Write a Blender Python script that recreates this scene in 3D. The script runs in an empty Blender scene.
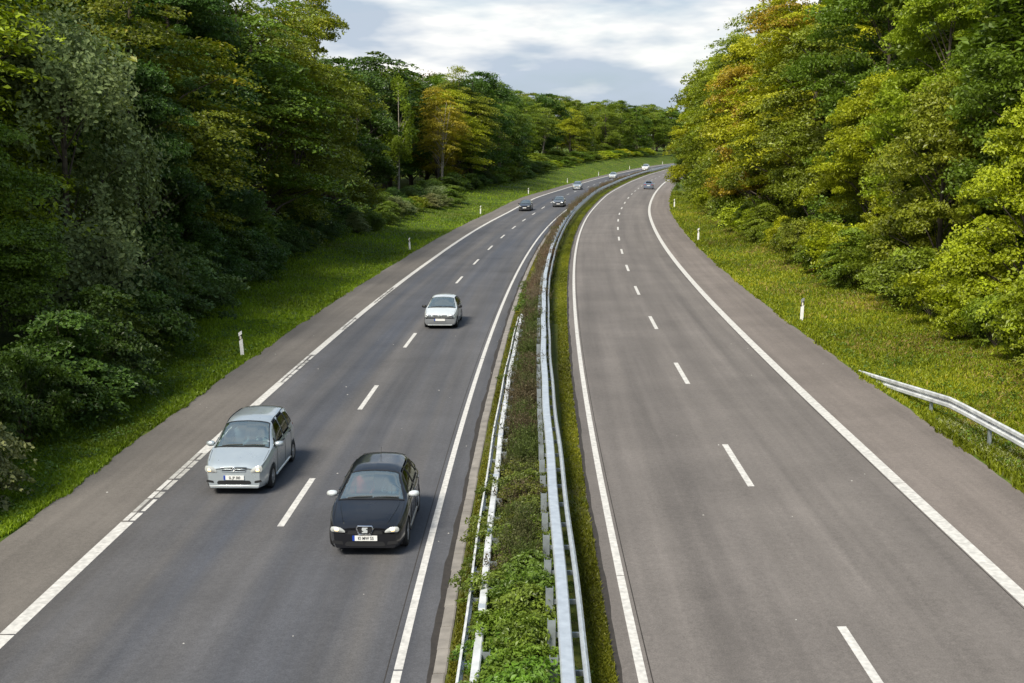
import bpy, bmesh, math, random
import numpy as np
from mathutils import Vector, Matrix

# ------------------------------------------------------------------ camera, sky, sun, exposure
C = bpy.data.collections.new("scene_objects")
bpy.context.scene.collection.children.link(C)
scn = bpy.context.scene
KSC = 1.05                               # metres per survey unit
CAM_H = 7.84493*KSC
PITCH = 0.166940
cd = bpy.data.cameras.new("camera"); cam = bpy.data.objects.new("camera", cd); C.objects.link(cam)
cd.sensor_width = 36.0; cd.lens = 1197.24/1024*36.0
cd.clip_start = 0.1; cd.clip_end = 6000
cam.location = (0, 0, CAM_H); cam.rotation_euler = (math.pi/2-PITCH, 0, 0)
scn.camera = cam

SUN_DIR = Vector((-0.60, -0.80, 0.0)).normalized()
SUN_EL = math.radians(49)
sd = (SUN_DIR*math.cos(SUN_EL) + Vector((0, 0, math.sin(SUN_EL)))).normalized()
world = bpy.data.worlds.new("World"); scn.world = world; world.use_nodes = True
nt = world.node_tree; nt.nodes.clear()
N = nt.nodes.new; LK = nt.links.new
out = N('ShaderNodeOutputWorld'); bg = N('ShaderNodeBackground')
sky = N('ShaderNodeTexSky'); sky.sky_type = 'NISHITA'; sky.sun_disc = False
sky.sun_elevation = SUN_EL
sky.sun_rotation = math.atan2(sd.x, sd.y)
sky.air_density = 1.0; sky.dust_density = 1.5
tc = N('ShaderNodeTexCoord'); mp = N('ShaderNodeMapping'); mp.inputs['Scale'].default_value = (2.4, 2.4, 9.0)
mp.inputs['Location'].default_value = (0.35, 0.2, 0.55)
mp.inputs['Rotation'].default_value = (0.0, 0.06, 0)
nz = N('ShaderNodeTexNoise'); nz.inputs['Scale'].default_value = 1.35; nz.inputs['Detail'].default_value = 6; nz.inputs['Roughness'].default_value = 0.52
nz.inputs['Distortion'].default_value = 0.25
rp = N('ShaderNodeValToRGB'); rp.color_ramp.elements[0].position = 0.36; rp.color_ramp.elements[1].position = 0.53
nz2 = N('ShaderNodeTexNoise'); nz2.inputs['Scale'].default_value = 2.1; nz2.inputs['Detail'].default_value = 5
rp2 = N('ShaderNodeValToRGB')
rp2.color_ramp.elements[0].position = 0.40; rp2.color_ramp.elements[0].color = (4.3, 5.0, 5.9, 1)
rp2.color_ramp.elements[1].position = 0.54; rp2.color_ramp.elements[1].color = (9.6, 9.4, 8.9, 1)
mx = N('ShaderNodeMix'); mx.data_type = 'RGBA'
mxs = N('ShaderNodeMix'); mxs.data_type = 'RGBA'; mxs.inputs[0].default_value = 0.35
mxs.inputs[7].default_value = (2.4, 4.0, 6.0, 1)
LK(tc.outputs['Generated'], mp.inputs['Vector']); LK(mp.outputs[0], nz.inputs['Vector']); LK(mp.outputs[0], nz2.inputs['Vector'])
LK(nz.outputs['Fac'], rp.inputs[0]); LK(nz2.outputs['Fac'], rp2.inputs[0])
sz = N('ShaderNodeSeparateXYZ'); LK(tc.outputs['Generated'], sz.inputs[0])
hi = N('ShaderNodeMapRange'); hi.inputs[1].default_value = .16; hi.inputs[2].default_value = .45; hi.inputs[3].default_value = 1; hi.inputs[4].default_value = .18; LK(sz.outputs[2], hi.inputs[0])
lo = N('ShaderNodeMapRange'); lo.inputs[1].default_value = .015; lo.inputs[2].default_value = .075; lo.inputs[3].default_value = 1; lo.inputs[4].default_value = 0; LK(sz.outputs[2], lo.inputs[0])
mm1 = N('ShaderNodeMath'); mm1.operation = 'MULTIPLY'; LK(rp.outputs[0], mm1.inputs[0]); LK(hi.outputs[0], mm1.inputs[1])
mm2 = N('ShaderNodeMath'); mm2.operation = 'MAXIMUM'; LK(mm1.outputs[0], mm2.inputs[0]); LK(lo.outputs[0], mm2.inputs[1])
LK(mm2.outputs[0], mx.inputs[0]); LK(sky.outputs[0], mxs.inputs[6]); LK(mxs.outputs[2], mx.inputs[6]); LK(rp2.outputs[0], mx.inputs[7])
LK(mx.outputs[2], bg.inputs['Color']); bg.inputs['Strength'].default_value = 0.097
LK(bg.outputs[0], out.inputs['Surface'])
sl = bpy.data.lights.new("sun", 'SUN'); sl.energy = 4.4; sl.angle = math.radians(20); sl.color = (1.0, 0.93, 0.80)
so = bpy.data.objects.new("sun", sl); C.objects.link(so); so.rotation_euler = sd.to_track_quat('Z', 'Y').to_euler()
so.location = (-60, -30, 80)
vs = scn.view_settings; scn.display_settings.display_device = 'sRGB'
vs.view_transform = 'Standard'; vs.look = 'None'; vs.exposure = 0.36; vs.gamma = 1.0; vs.use_curve_mapping = False
scn.render.engine = 'CYCLES'
scn.cycles.max_bounces = 6; scn.cycles.diffuse_bounces = 3; scn.cycles.glossy_bounces = 3
scn.cycles.transmission_bounces = 4; scn.cycles.transparent_max_bounces = 8
scn.cycles.caustics_reflective = False; scn.cycles.caustics_refractive = False

# ------------------------------------------------------------------ road survey: a smooth right-hand curve
KN = np.array([0,30,60,90,120,150,180,220,260,320,400.])
P0 = [7.844927, 1197.242604, 0.16694, 0.000177, 5.31665, -0.004437, 28.584, 27.823636]
KK = [0.0007746, 0.0008884, 0.0006472, 0.0008302, 0.0007551, 0.0011549, 0.000337, 0.0004177, 0.0007585, 0.0008704, 0.000836]
ZZ = [0.0, -0.05486, -0.22838, -0.34761, -0.39175, -0.52854, -0.32288, -0.48684, -0.551, -0.42646, 0.15252]
BB = [-0.021065, -0.026998, -0.01502, -0.014559, -0.014479, -0.003155, 0.022829, 0.012064, 0.00687, 0.005954, 0.005797]
ZL = -0.55167
BLL = [0.000315, -0.001293, -0.004215, -0.013141, -0.011473, -0.012658, -0.004809, -0.011644, -0.013036, -0.008093, -0.00576]
SS = np.arange(-60, 1400, 2.0)
_k = np.interp(SS, KN, KK); _h = np.cumsum(_k)*2.0; _h = _h-np.interp(0, SS, _h)+P0[5]
_x = np.cumsum(np.sin(_h))*2.0; _y = np.cumsum(np.cos(_h))*2.0
_x = _x-np.interp(0, SS, _x)+P0[4]; _y = _y-np.interp(0, SS, _y)
_z = np.interp(SS, KN, ZZ); _w = np.hanning(21); _w /= _w.sum(); _z = np.convolve(np.pad(_z, 10, 'edge'), _w, 'valid')
_b = np.interp(SS, KN, BB); _bl = np.interp(SS, KN, BLL)
def road(s, o):
    """world xyz of the paved surface at chainage s and offset o (metres); arrays welcome"""
    s = np.asarray(s, float)/KSC; o = np.asarray(o, float)/KSC
    s, o = np.broadcast_arrays(s, o)
    h = np.interp(s, SS, _h); b = np.interp(s, SS, _b); bl = np.interp(s, SS, _bl); z = np.interp(s, SS, _z)
    x = np.interp(s, SS, _x)+o*np.cos(h); y = np.interp(s, SS, _y)-o*np.sin(h)
    zr = z-b*np.clip(o, -5.2, 7); zl = z+5.2*b+ZL-bl*(np.clip(o, -18, -5.2)+5.2)
    t = np.clip((o+5.95)/1.0, 0, 1); t = t*t*(3-2*t)
    zz = zl*(1-t)+zr*t
    return np.stack([x, y, zz], -1)*KSC
def heading(s):
    return float(np.interp(s/KSC, SS, _h))
def sstep(a, b, x):
    t = np.clip((x-a)/(b-a), 0, 1); return t*t*(3-2*t)
OL = dict(L4=-3.59, L6=3.558, ER=6.17, L3=-7.604, L1=-14.952, EL=-17.375, K=-6.847, L2=-11.226)
def bump(x, y):
    return (np.sin(x*.31+y*.17)+np.sin(x*.13-y*.29+1.3)+np.sin(x*.71+.4)*np.sin(y*.63))*.33
def ground(s, o):
    """terrain: road formation, verges, rising banks"""
    s = np.asarray(s, float); o = np.asarray(o, float); s, o = np.broadcast_arrays(s, o)
    p = road(s, o).copy()
    under = (o > OL['EL']+.25) & (o < -7.1) | (o > -3.75) & (o < OL['ER']-.25)
    dz = np.where(under, -.16, 0.012)
    dl = np.clip(OL['EL']-o, 0, 500); dr = np.clip(o-OL['ER'], 0, 500)
    bank = sstep(60, 120, s)*.5+sstep(250, 380, s)*1.2
    rise = -.10*sstep(.1, 1.2, dl)+(.35+bank)*sstep(1.5, 9, dl)+.9*bank*sstep(6, 22, dl)
    rise += -.06*sstep(.1, 1.0, dr)+.45*sstep(1.5, 7, dr)+1.0*sstep(8, 40, dr)
    rough = np.minimum(1, (dl+dr)*.6)*.10*bump(p[..., 0]*1.7, p[..., 1]*1.7)
    p[..., 2] += dz+rise+rough
    return p

# ------------------------------------------------------------------ helpers
def tag(o, label=None, cat=None, group=None, kind=None):
    if label: o['label'] = label
    if cat: o['category'] = cat
    if group: o['group'] = group
    if kind: o['kind'] = kind
    return o
def link(name, data, parent=None):
    o = bpy.data.objects.new(name, data); C.objects.link(o)
    if parent: o.parent = parent
    return o
def empty(name, loc, rz=0, scale=1):
    o = bpy.data.objects.new(name, None); C.objects.link(o); o.location = loc; o.rotation_euler = (0, 0, rz)
    o.scale = (scale,)*3; o.empty_display_size = .2
    return o
def mesh_np(name, V, F, mat=None, smooth=False, tint=None, uv=None):
    """V (n,3); F (m,k) ndarray with k constant, or a list of tuples"""
    me = bpy.data.meshes.new(name)
    if isinstance(F, np.ndarray):
        V = np.ascontiguousarray(V, dtype=np.float32); m, k = F.shape
        me.vertices.add(len(V)); me.vertices.foreach_set('co', V.ravel())
        me.loops.add(m*k); me.loops.foreach_set('vertex_index', F.astype(np.int32).ravel())
        me.polygons.add(m); me.polygons.foreach_set('loop_start', np.arange(0, m*k, k, dtype=np.int32))
        try: me.polygons.foreach_set('loop_total', np.full(m, k, dtype=np.int32))
        except Exception: pass
        me.update(calc_edges=True)
    else:
        me.from_pydata([tuple(map(float, v)) for v in V], [], [tuple(int(i) for i in f) for f in F]); me.update()
    me.polygons.foreach_set('use_smooth', np.full(len(me.polygons), bool(smooth)))
    if tint is not None:
        a = me.attributes.new('tint', 'FLOAT', 'FACE'); a.data.foreach_set('value', np.asarray(tint, dtype=np.float32))
    if uv is not None:
        l = me.uv_layers.new(name='UVMap'); vi = np.empty(len(me.loops), dtype=np.int32); me.loops.foreach_get('vertex_index', vi)
        l.data.foreach_set('uv', np.asarray(uv, dtype=np.float32)[vi].ravel())
    if mat: me.materials.append(mat)
    return me
def grid_faces(n, m):
    i = np.arange(n-1)[:, None]*m+np.arange(m-1)[None]
    i = i.ravel(); return np.stack([i, i+1, i+m+1, i+m], 1)
class MB:
    """collects simple solids into one mesh"""
    def __init__(s): s.V = []; s.F = []
    def add(s, V, F):
        b = len(s.V); s.V += [tuple(map(float, v)) for v in V]; s.F += [tuple(int(i)+b for i in f) for f in F]; return s
    def box(s, x0, x1, y0, y1, z0, z1, M=None):
        V = [(x, y, z) for z in (z0, z1) for y in (y0, y1) for x in (x0, x1)]
        if M is not None: V = [M @ Vector(v) for v in V]
        return s.add(V, [(0, 2, 3, 1), (4, 5, 7, 6), (0, 1, 5, 4), (2, 6, 7, 3), (0, 4, 6, 2), (1, 3, 7, 5)])
    def tube(s, pts, rad, n=8, cap=True):
        pts = [Vector(p) for p in pts]
        if not hasattr(rad, '__len__'): rad = [rad]*len(pts)
        V = []; F = []
        for i, p in enumerate(pts):
            t = (pts[min(i+1, len(pts)-1)]-pts[max(i-1, 0)])
            if t.length < 1e-9: t = Vector((0, 0, 1))
            t.normalize(); a = Vector((0, 0, 1)) if abs(t.z) < .9 else Vector((1, 0, 0))
            u = t.cross(a).normalized(); v = t.cross(u)
            for k in range(n):
                an = 2*math.pi*k/n; V.append(p+(u*math.cos(an)+v*math.sin(an))*rad[i])
        for i in range(len(pts)-1):
            for k in range(n): F.append((i*n+k, i*n+(k+1) % n, (i+1)*n+(k+1) % n, (i+1)*n+k))
        if cap: F += [tuple(range(n))[::-1], tuple((len(pts)-1)*n+k for k in range(n))]
        return s.add(V, F)
    def lathe(s, prof, n=24, M=None):
        """prof: (radius, height) revolved about local X: height runs along X"""
        V = []; F = []; m = len(prof)
        for k in range(n):
            a = 2*math.pi*k/n
            for r, h in prof: V.append(Vector((h, r*math.cos(a), r*math.sin(a))))
        for k in range(n):
            for j in range(m-1): F.append((k*m+j, ((k+1) % n)*m+j, ((k+1) % n)*m+j+1, k*m+j+1))
        if M is not None: V = [M @ v for v in V]
        return s.add(V, F)
    def build(s, name, mat, parent=None, smooth=False, bevel=0):
        me = mesh_np(name, s.V, s.F, None, smooth)
        me.materials.append(mat)
        bm = bmesh.new(); bm.from_mesh(me); bmesh.ops.recalc_face_normals(bm, faces=bm.faces)
        if bevel:
            bmesh.ops.bevel(bm, geom=[e for e in bm.edges if len(e.link_faces) == 2 and e.calc_face_angle(0) > .5], offset=bevel, segments=2, affect='EDGES', profile=.6)
        bm.to_mesh(me); bm.free()
        return link(name, me, parent)
def copy_tree(o, parent=None):
    c = o.copy(); C.objects.link(c)
    if parent: c.parent = parent
    for ch in o.children: copy_tree(ch, c)
    return c

# ------------------------------------------------------------------ materials
def newmat(name):
    m = bpy.data.materials.new(name); m.use_nodes = True; t = m.node_tree
    return m, t, t.nodes['Principled BSDF'], t.nodes['Material Output']
def simple(name, col, rough=.5, metal=0., coat=0., noise=0., nscale=20, spec=.5, emis=None, estr=0):
    m, t, p, o = newmat(name); p.inputs['Base Color'].default_value = (*col, 1); p.inputs['Roughness'].default_value = rough
    p.inputs['Metallic'].default_value = metal; p.inputs['Coat Weight'].default_value = coat; p.inputs['Coat Roughness'].default_value = .04
    p.inputs['Specular IOR Level'].default_value = spec
    if noise:
        n = t.nodes.new('ShaderNodeTexNoise'); n.inputs['Scale'].default_value = nscale; n.inputs['Detail'].default_value = 4
        tcx = t.nodes.new('ShaderNodeTexCoord'); t.links.new(tcx.outputs['Object'], n.inputs['Vector'])
        r = t.nodes.new('ShaderNodeMapRange'); r.inputs[1].default_value = .3; r.inputs[2].default_value = .7
        r.inputs[3].default_value = 1-noise; r.inputs[4].default_value = 1+noise*.6
        mm = t.nodes.new('ShaderNodeMix'); mm.data_type = 'RGBA'; mm.blend_type = 'MULTIPLY'; mm.inputs[0].default_value = 1
        mm.inputs[6].default_value = (*col, 1); t.links.new(n.outputs['Fac'], r.inputs[0]); t.links.new(r.outputs[0], mm.inputs[7])
        t.links.new(mm.outputs[2], p.inputs['Base Color'])
        r2 = t.nodes.new('ShaderNodeMapRange'); r2.inputs[3].default_value = max(0, rough-.12); r2.inputs[4].default_value = min(1, rough+.15)
        t.links.new(n.outputs['Fac'], r2.inputs[0]); t.links.new(r2.outputs[0], p.inputs['Roughness'])
    if emis: p.inputs['Emission Color'].default_value = (*emis, 1); p.inputs['Emission Strength'].default_value = estr
    return m
def leafmat(name, transl=.28, gloss=.35):
    """leaf: hue from the object's own colour, varied leaf by leaf ('tint'); colour alpha = how autumnal"""
    m, t, p, o = newmat(name); nn = t.nodes.new; lk = t.links.new
    oi = nn('ShaderNodeObjectInfo'); at = nn('ShaderNodeAttribute'); at.attribute_name = 'tint'
    r = nn('ShaderNodeMapRange'); r.inputs[3].default_value = .35; r.inputs[4].default_value = 1.75; lk(at.outputs['Fac'], r.inputs[0])
    mul = nn('ShaderNodeMix'); mul.data_type = 'RGBA'; mul.blend_type = 'MULTIPLY'; mul.inputs[0].default_value = 1
    lk(oi.outputs['Color'], mul.inputs[6]); lk(r.outputs[0], mul.inputs[7])
    # autumn: alpha 1 = none, 0 = strong
    inv = nn('ShaderNodeMath'); inv.operation = 'SUBTRACT'; inv.inputs[0].default_value = 1; lk(oi.outputs['Alpha'], inv.inputs[1])
    r2 = nn('ShaderNodeMapRange'); r2.inputs[1].default_value = .62; r2.inputs[2].default_value = .85; lk(at.outputs['Fac'], r2.inputs[0])
    ml = nn('ShaderNodeMath'); ml.operation = 'MULTIPLY'; ml.use_clamp = True; lk(inv.outputs[0], ml.inputs[0]); lk(r2.outputs[0], ml.inputs[1])
    au = nn('ShaderNodeMix'); au.data_type = 'RGBA'; lk(ml.outputs[0], au.inputs[0]); lk(mul.outputs[2], au.inputs[6]); au.inputs[7].default_value = (.42, .29, .022, 1)
    lk(au.outputs[2], p.inputs['Base Color']); p.inputs['Roughness'].default_value = .42; p.inputs['Specular IOR Level'].default_value = gloss
    tr = nn('ShaderNodeBsdfTranslucent'); br = nn('ShaderNodeMix'); br.data_type = 'RGBA'; br.blend_type = 'MULTIPLY'; br.inputs[0].default_value = 1
    lk(au.outputs[2], br.inputs[6]); br.inputs[7].default_value = (1.25, 1.3, .55, 1); lk(br.outputs[2], tr.inputs['Color'])
    ms = nn('ShaderNodeMixShader'); ms.inputs[0].default_value = transl; lk(p.outputs[0], ms.inputs[1]); lk(tr.outputs[0], ms.inputs[2]); lk(ms.outputs[0], o.inputs['Surface'])
    return m
def asphalt(name, lane, shoulder, edge, sh0, sh1, streak_c):
    """lane asphalt with older, paler shoulder pavement beyond the outer line; UV = (offset, chainage)"""
    m, t, p, o = newmat(name); nn = t.nodes.new; lk = t.links.new
    uv = nn('ShaderNodeUVMap'); sx = nn('ShaderNodeSeparateXYZ'); lk(uv.outputs[0], sx.inputs[0])
    def noise(scale, det, vec, lo, hi, a=.3, b=.7, rough=.6):
        n = nn('ShaderNodeTexNoise'); n.inputs['Scale'].default_value = scale; n.inputs['Detail'].default_value = det; n.inputs['Roughness'].default_value = rough
        lk(vec, n.inputs['Vector']); r = nn('ShaderNodeMapRange'); r.inputs[1].default_value = a; r.inputs[2].default_value = b; r.inputs[3].default_value = lo; r.inputs[4].default_value = hi
        lk(n.outputs['Fac'], r.inputs[0]); return r.outputs[0]
    def mix(f, a, b, mode='MIX'):
        x = nn('ShaderNodeMix'); x.data_type = 'RGBA'; x.blend_type = mode
        if hasattr(f, 'links'): lk(f, x.inputs[0])
        else: x.inputs[0].default_value = f
        for v, i in ((a, 6), (b, 7)):
            if hasattr(v, 'links'): lk(v, x.inputs[i])
            else: x.inputs[i].default_value = (*v, 1) if hasattr(v, '__len__') else (v, v, v, 1)
        return x.outputs[2]
    def mapv(sxx, syy):
        q = nn('ShaderNodeMapping'); q.inputs['Scale'].default_value = (sxx, syy, 1); lk(uv.outputs[0], q.inputs['Vector']); return q.outputs[0]
    lanec = mix(noise(1, 3, mapv(.55, .012), 0, 1, .35, .65), lane, streak_c)
    mr = nn('ShaderNodeMapRange'); mr.inputs[1].default_value = sh0; mr.inputs[2].default_value = sh1; lk(sx.outputs[0], mr.inputs[0])
    c = mix(mr.outputs[0], lanec, shoulder)
    c = mix(1, c, noise(1, 4, mapv(1.3, .03), .77, 1.15), 'MULTIPLY')        # wheel tracks and drips along the lane
    c = mix(1, c, noise(1, 5, mapv(.25, .30), .86, 1.10), 'MULTIPLY')
    tcx = nn('ShaderNodeTexCoord')
    c = mix(1, c, noise(38, 3, tcx.outputs['Object'], .72, 1.30, .3, .7, .8), 'MULTIPLY')   # aggregate
    c = mix(1, c, noise(9, 4, tcx.outputs['Object'], .90, 1.10), 'MULTIPLY')
    v = nn('ShaderNodeTexVoronoi'); v.inputs['Scale'].default_value = 30; lk(tcx.outputs['Object'], v.inputs['Vector'])
    r = nn('ShaderNodeMapRange'); r.inputs[1].default_value = .0; r.inputs[2].default_value = .22; r.inputs[3].default_value = 1.22; r.inputs[4].default_value = 1; lk(v.outputs['Distance'], r.inputs[0])
    c = mix(1, c, r.outputs[0], 'MULTIPLY')
    lk(c, p.inputs['Base Color']); p.inputs['Roughness'].default_value = .78; p.inputs['Specular IOR Level'].default_value = .35
    bp = nn('ShaderNodeBump'); bp.inputs['Strength'].default_value = .25; bp.inputs['Distance'].default_value = .01
    n2 = nn('ShaderNodeTexNoise'); n2.inputs['Scale'].default_value = 60; lk(tcx.outputs['Object'], n2.inputs['Vector']); lk(n2.outputs['Fac'], bp.inputs['Height']); lk(bp.outputs[0], p.inputs['Normal'])
    return m
def groundmat(name, cols, scales=(.35, 2.2, 14), bump_=.4):
    m, t, p, o = newmat(name); nn = t.nodes.new; lk = t.links.new
    tcx = nn('ShaderNodeTexCoord'); prev = None
    n1 = nn('ShaderNodeTexNoise'); n1.inputs['Scale'].default_value = scales[0]; n1.inputs['Detail'].default_value = 6; lk(tcx.outputs['Object'], n1.inputs['Vector'])
    n2 = nn('ShaderNodeTexNoise'); n2.inputs['Scale'].default_value = scales[1]; n2.inputs['Detail'].default_value = 6; n2.inputs['Roughness'].default_value = .7; lk(tcx.outputs['Object'], n2.inputs['Vector'])
    n3 = nn('ShaderNodeTexNoise'); n3.inputs['Scale'].default_value = scales[2]; n3.inputs['Detail'].default_value = 4; lk(tcx.outputs['Object'], n3.inputs['Vector'])
    ad = nn('ShaderNodeMath'); ad.operation = 'ADD'; lk(n1.outputs['Fac'], ad.inputs[0]); lk(n2.outputs['Fac'], ad.inputs[1])
    hv = nn('ShaderNodeMath'); hv.operation = 'MULTIPLY'; hv.inputs[1].default_value = .5; lk(ad.outputs[0], hv.inputs[0])
    r = nn('ShaderNodeValToRGB'); lk(hv.outputs[0], r.inputs[0]); els = r.color_ramp.elements
    while len(els) < len(cols): els.new(.5)
    for i, c in enumerate(cols): els[i].position = .36+.28*i/(len(cols)-1); els[i].color = (*c, 1)
    q = nn('ShaderNodeMapRange'); q.inputs[1].default_value = .3; q.inputs[2].default_value = .7; q.inputs[3].default_value = .7; q.inputs[4].default_value = 1.25; lk(n3.outputs['Fac'], q.inputs[0])
    mm = nn('ShaderNodeMix'); mm.data_type = 'RGBA'; mm.blend_type = 'MULTIPLY'; mm.inputs[0].default_value = 1; lk(r.outputs[0], mm.inputs[6]); lk(q.outputs[0], mm.inputs[7])
    lk(mm.outputs[2], p.inputs['Base Color']); p.inputs['Roughness'].default_value = .9; p.inputs['Specular IOR Level'].default_value = .15
    bp = nn('ShaderNodeBump'); bp.inputs['Strength'].default_value = bump_; bp.inputs['Distance'].default_value = .08; lk(n2.outputs['Fac'], bp.inputs['Height']); lk(bp.outputs[0], p.inputs['Normal'])
    return m
M = {}
M['asph_l'] = asphalt('asphalt_cool', (.068, .074, .090), (.150, .135, .119), 0, -14.9, -15.0, (.110, .105, .103))
M['asph_r'] = asphalt('asphalt_warm', (.175, .157, .143), (.185, .160, .143), 0, 3.5, 3.6, (.138, .124, .114))
M['paint'] = simple('road_paint', (.58, .565, .53), .65, noise=.24, nscale=9)
M['oldpaint'] = simple('worn_road_paint', (.42, .41, .38), .7, noise=.3, nscale=7)
M['concrete'] = simple('pale_concrete', (.25, .23, .205), .85, noise=.3, nscale=2.5)
M['tar'] = simple('dark_tar_edge', (.035, .03, .026), .9, noise=.3, nscale=8)
M['terrain'] = groundmat('grassland', [(.03, .055, .008), (.06, .10, .010), (.09, .125, .014), (.12, .11, .03)])
M['soil'] = groundmat('median_soil', [(.06, .085, .012), (.09, .10, .018), (.10, .085, .035)], (1.2, 5, 25))
M['steel'] = simple('galvanised_steel', (.60, .65, .69), .42, metal=.5, noise=.14, nscale=6)
M['steel_d'] = simple('weathered_steel', (.36, .40, .42), .5, metal=.5, noise=.2, nscale=5)
M['steel_w'] = simple('pale_aged_steel', (.62, .64, .64), .6, metal=.15, noise=.3, nscale=3)
M['bark'] = simple('bark', (.085, .068, .05), .9, noise=.4, nscale=6)
M['bark_pale'] = simple('pale_bark', (.30, .27, .22), .85, noise=.3, nscale=6)
M['leaf'] = leafmat('leaves'); M['leaf_dull'] = leafmat('dull_leaves', .25, .15); M['blade'] = leafmat('grass_blades', .35, .2)

# ------------------------------------------------------------------ ground, roads, markings
def sheet(name, s, o, fn, mat, dz=0, smooth=True, kind='structure'):
    Sg, Og = np.meshgrid(s, o, indexing='ij'); V = fn(Sg, Og).reshape(-1, 3).copy(); V[:, 2] += dz
    me = mesh_np(name, V, grid_faces(len(s), len(o)), mat, smooth, uv=np.stack([Og.ravel(), Sg.ravel()], 1))
    # faces wound to look up
    me.flip_normals() if me.polygons[0].normal.z < 0 else None
    return tag(link(name, me), kind=kind)
s_t = np.concatenate([np.arange(-55, 160, 1.5), np.arange(160, 460, 4), np.arange(460, 1440, 20)])
o_t = np.unique(np.round(np.concatenate([[-700, -500, -350, -250, -180, -130, -100, -80, -65, -54, -46, -40, -36, -33], np.arange(-31, -17.6, .7),
     [-17.5, OL['EL'], -17.1, -16.8, -12, -7.15, -7.08], np.arange(-6.9, -3.8, .25), [-3.8, -3.7, 0, 5.6, 5.9, OL['ER'], 6.3], np.arange(6.7, 18, .7), [19, 21, 24, 28, 34, 42, 55, 75, 100, 140, 200, 300, 450, 650]]), 3))
sheet('ground', s_t, o_t, ground, M['terrain'])
s_r = np.concatenate([np.arange(-40, 120, 1.0), np.arange(120, 700, 4)])
def edge_wob(s, seed, amp):
    return amp*(np.sin(s*1.9+seed)*.4+np.sin(s*.47+seed*2)*.6+np.sin(s*4.7+seed)*.25)
def roadsheet(name, oa, ob, mat, wa, wb, th=.07):
    s = np.concatenate([np.arange(-40, 120, .5), np.arange(120, 700, 3)])
    inner = np.arange(math.ceil(oa)+.0, ob-.2, 1.0)
    cols = [oa+edge_wob(s, 1, wa)]+[np.full_like(s, v) for v in inner if v > oa+.3]+[ob+edge_wob(s, 2, wb)]
    Og = np.stack(cols, 1); Sg = np.repeat(s[:, None], Og.shape[1], 1); P = road(Sg, Og)
    lo1 = P[:, :1].copy(); lo1[..., 2] -= th; lo2 = P[:, -1:].copy(); lo2[..., 2] -= th
    P = np.concatenate([lo1, P, lo2], 1); Og = np.concatenate([Og[:, :1], Og, Og[:, -1:]], 1); Sg = np.concatenate([Sg[:, :1], Sg, Sg[:, -1:]], 1)
    P[..., 2] += .03
    me = mesh_np(name, P.reshape(-1, 3), grid_faces(len(s), P.shape[1]), mat, False, uv=np.stack([Og.ravel(), Sg.ravel()], 1))
    return tag(link(name, me), kind='structure')
roadsheet('oncoming_carriageway', OL['EL'], -6.99, M['asph_l'], .06, .0)
roadsheet('right_carriageway', -3.98*1.0-.05, OL['ER'], M['asph_r'], .03, .06)
RZ = .03
def strip(mb, s0, s1, oa, ob, dz=.004, step=2.0, wob=0):
    n = max(2, int((s1-s0)/step)+2); s = np.linspace(s0, s1, n)
    a = road(s, oa); b = road(s, ob); V = np.concatenate([a, b]); V[:, 2] += RZ+dz
    return mb.add(V, [(i, n+i, n+i+1, i+1) for i in range(n-1)])
def solid_line(o, w, s0, s1, seg=24., gap=.035, ph=3.):
    mb = MB(); s = s0
    edges = [s0]+list(np.arange(s0+ph, s1, seg))+[s1]
    for a, b in zip(edges[:-1], edges[1:]): strip(mb, a+gap/2, b-gap/2, o-w/2, o+w/2)
    return mb
LT = 'white line'
def marking(mb, name, mat='paint'):
    return tag(mb.build(name, M[mat]), kind='structure')
mb = solid_line(OL['L4'], .15, -40, 600, 30, .03, 62.1)
marking(mb, 'edge_line')
mb = solid_line(OL['L6'], .30, -40, 600, 31, .03, 68.); marking(mb, 'edge_line')
mb = solid_line(OL['L3'], .15, -40, 600, 30, .05, 59.2); marking(mb, 'edge_line')
# outer line of the oncoming side: sound near the camera, worn to ladder patches further on
mb = MB(); old = MB(); rnd = random.Random(4)
o1 = OL['L1']; solid = [(-40, 20.6), (20.65, 27.2), (33.6, 44), (50, 57), (61, 67), (74.5, 600)]
for a, b in solid: strip(mb, a, b, o1-.15, o1+.15)
s = 27.3
while s < 74.4:
    if not any(a-.1 < s < b for a, b in solid):
        l = min(rnd.uniform(.5, 1.1), 74.4-s); g = rnd.uniform(.015, .05)
        strip(mb if rnd.random() < .6 else old, s, s+l, o1-.15, o1-g)
        strip(mb if rnd.random() < .6 else old, s+rnd.uniform(0, .08), s+l-.03, o1+g, o1+.15)
        s += l+rnd.uniform(.03, .12)
    else: s += .1
marking(mb, 'edge_line'); marking(old, 'worn_edge_line', 'oldpaint')
mb = MB()
for k in range(-3, 30):
    c = P0[6]*KSC+12.6*k; w = .08; strip(mb, c-2.05, c+2.05, -w, w)
marking(mb, 'lane_dashes')
mb = MB()
for k in range(-3, 32):
    # chainage on the offset curve is a little longer than on the reference
    c = (P0[7]*KSC+12.6*k)*.9915+.0; strip(mb, c-2.05, c+2.05, OL['L2']-.08, OL['L2']+.08)
marking(mb, 'lane_dashes')
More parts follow.
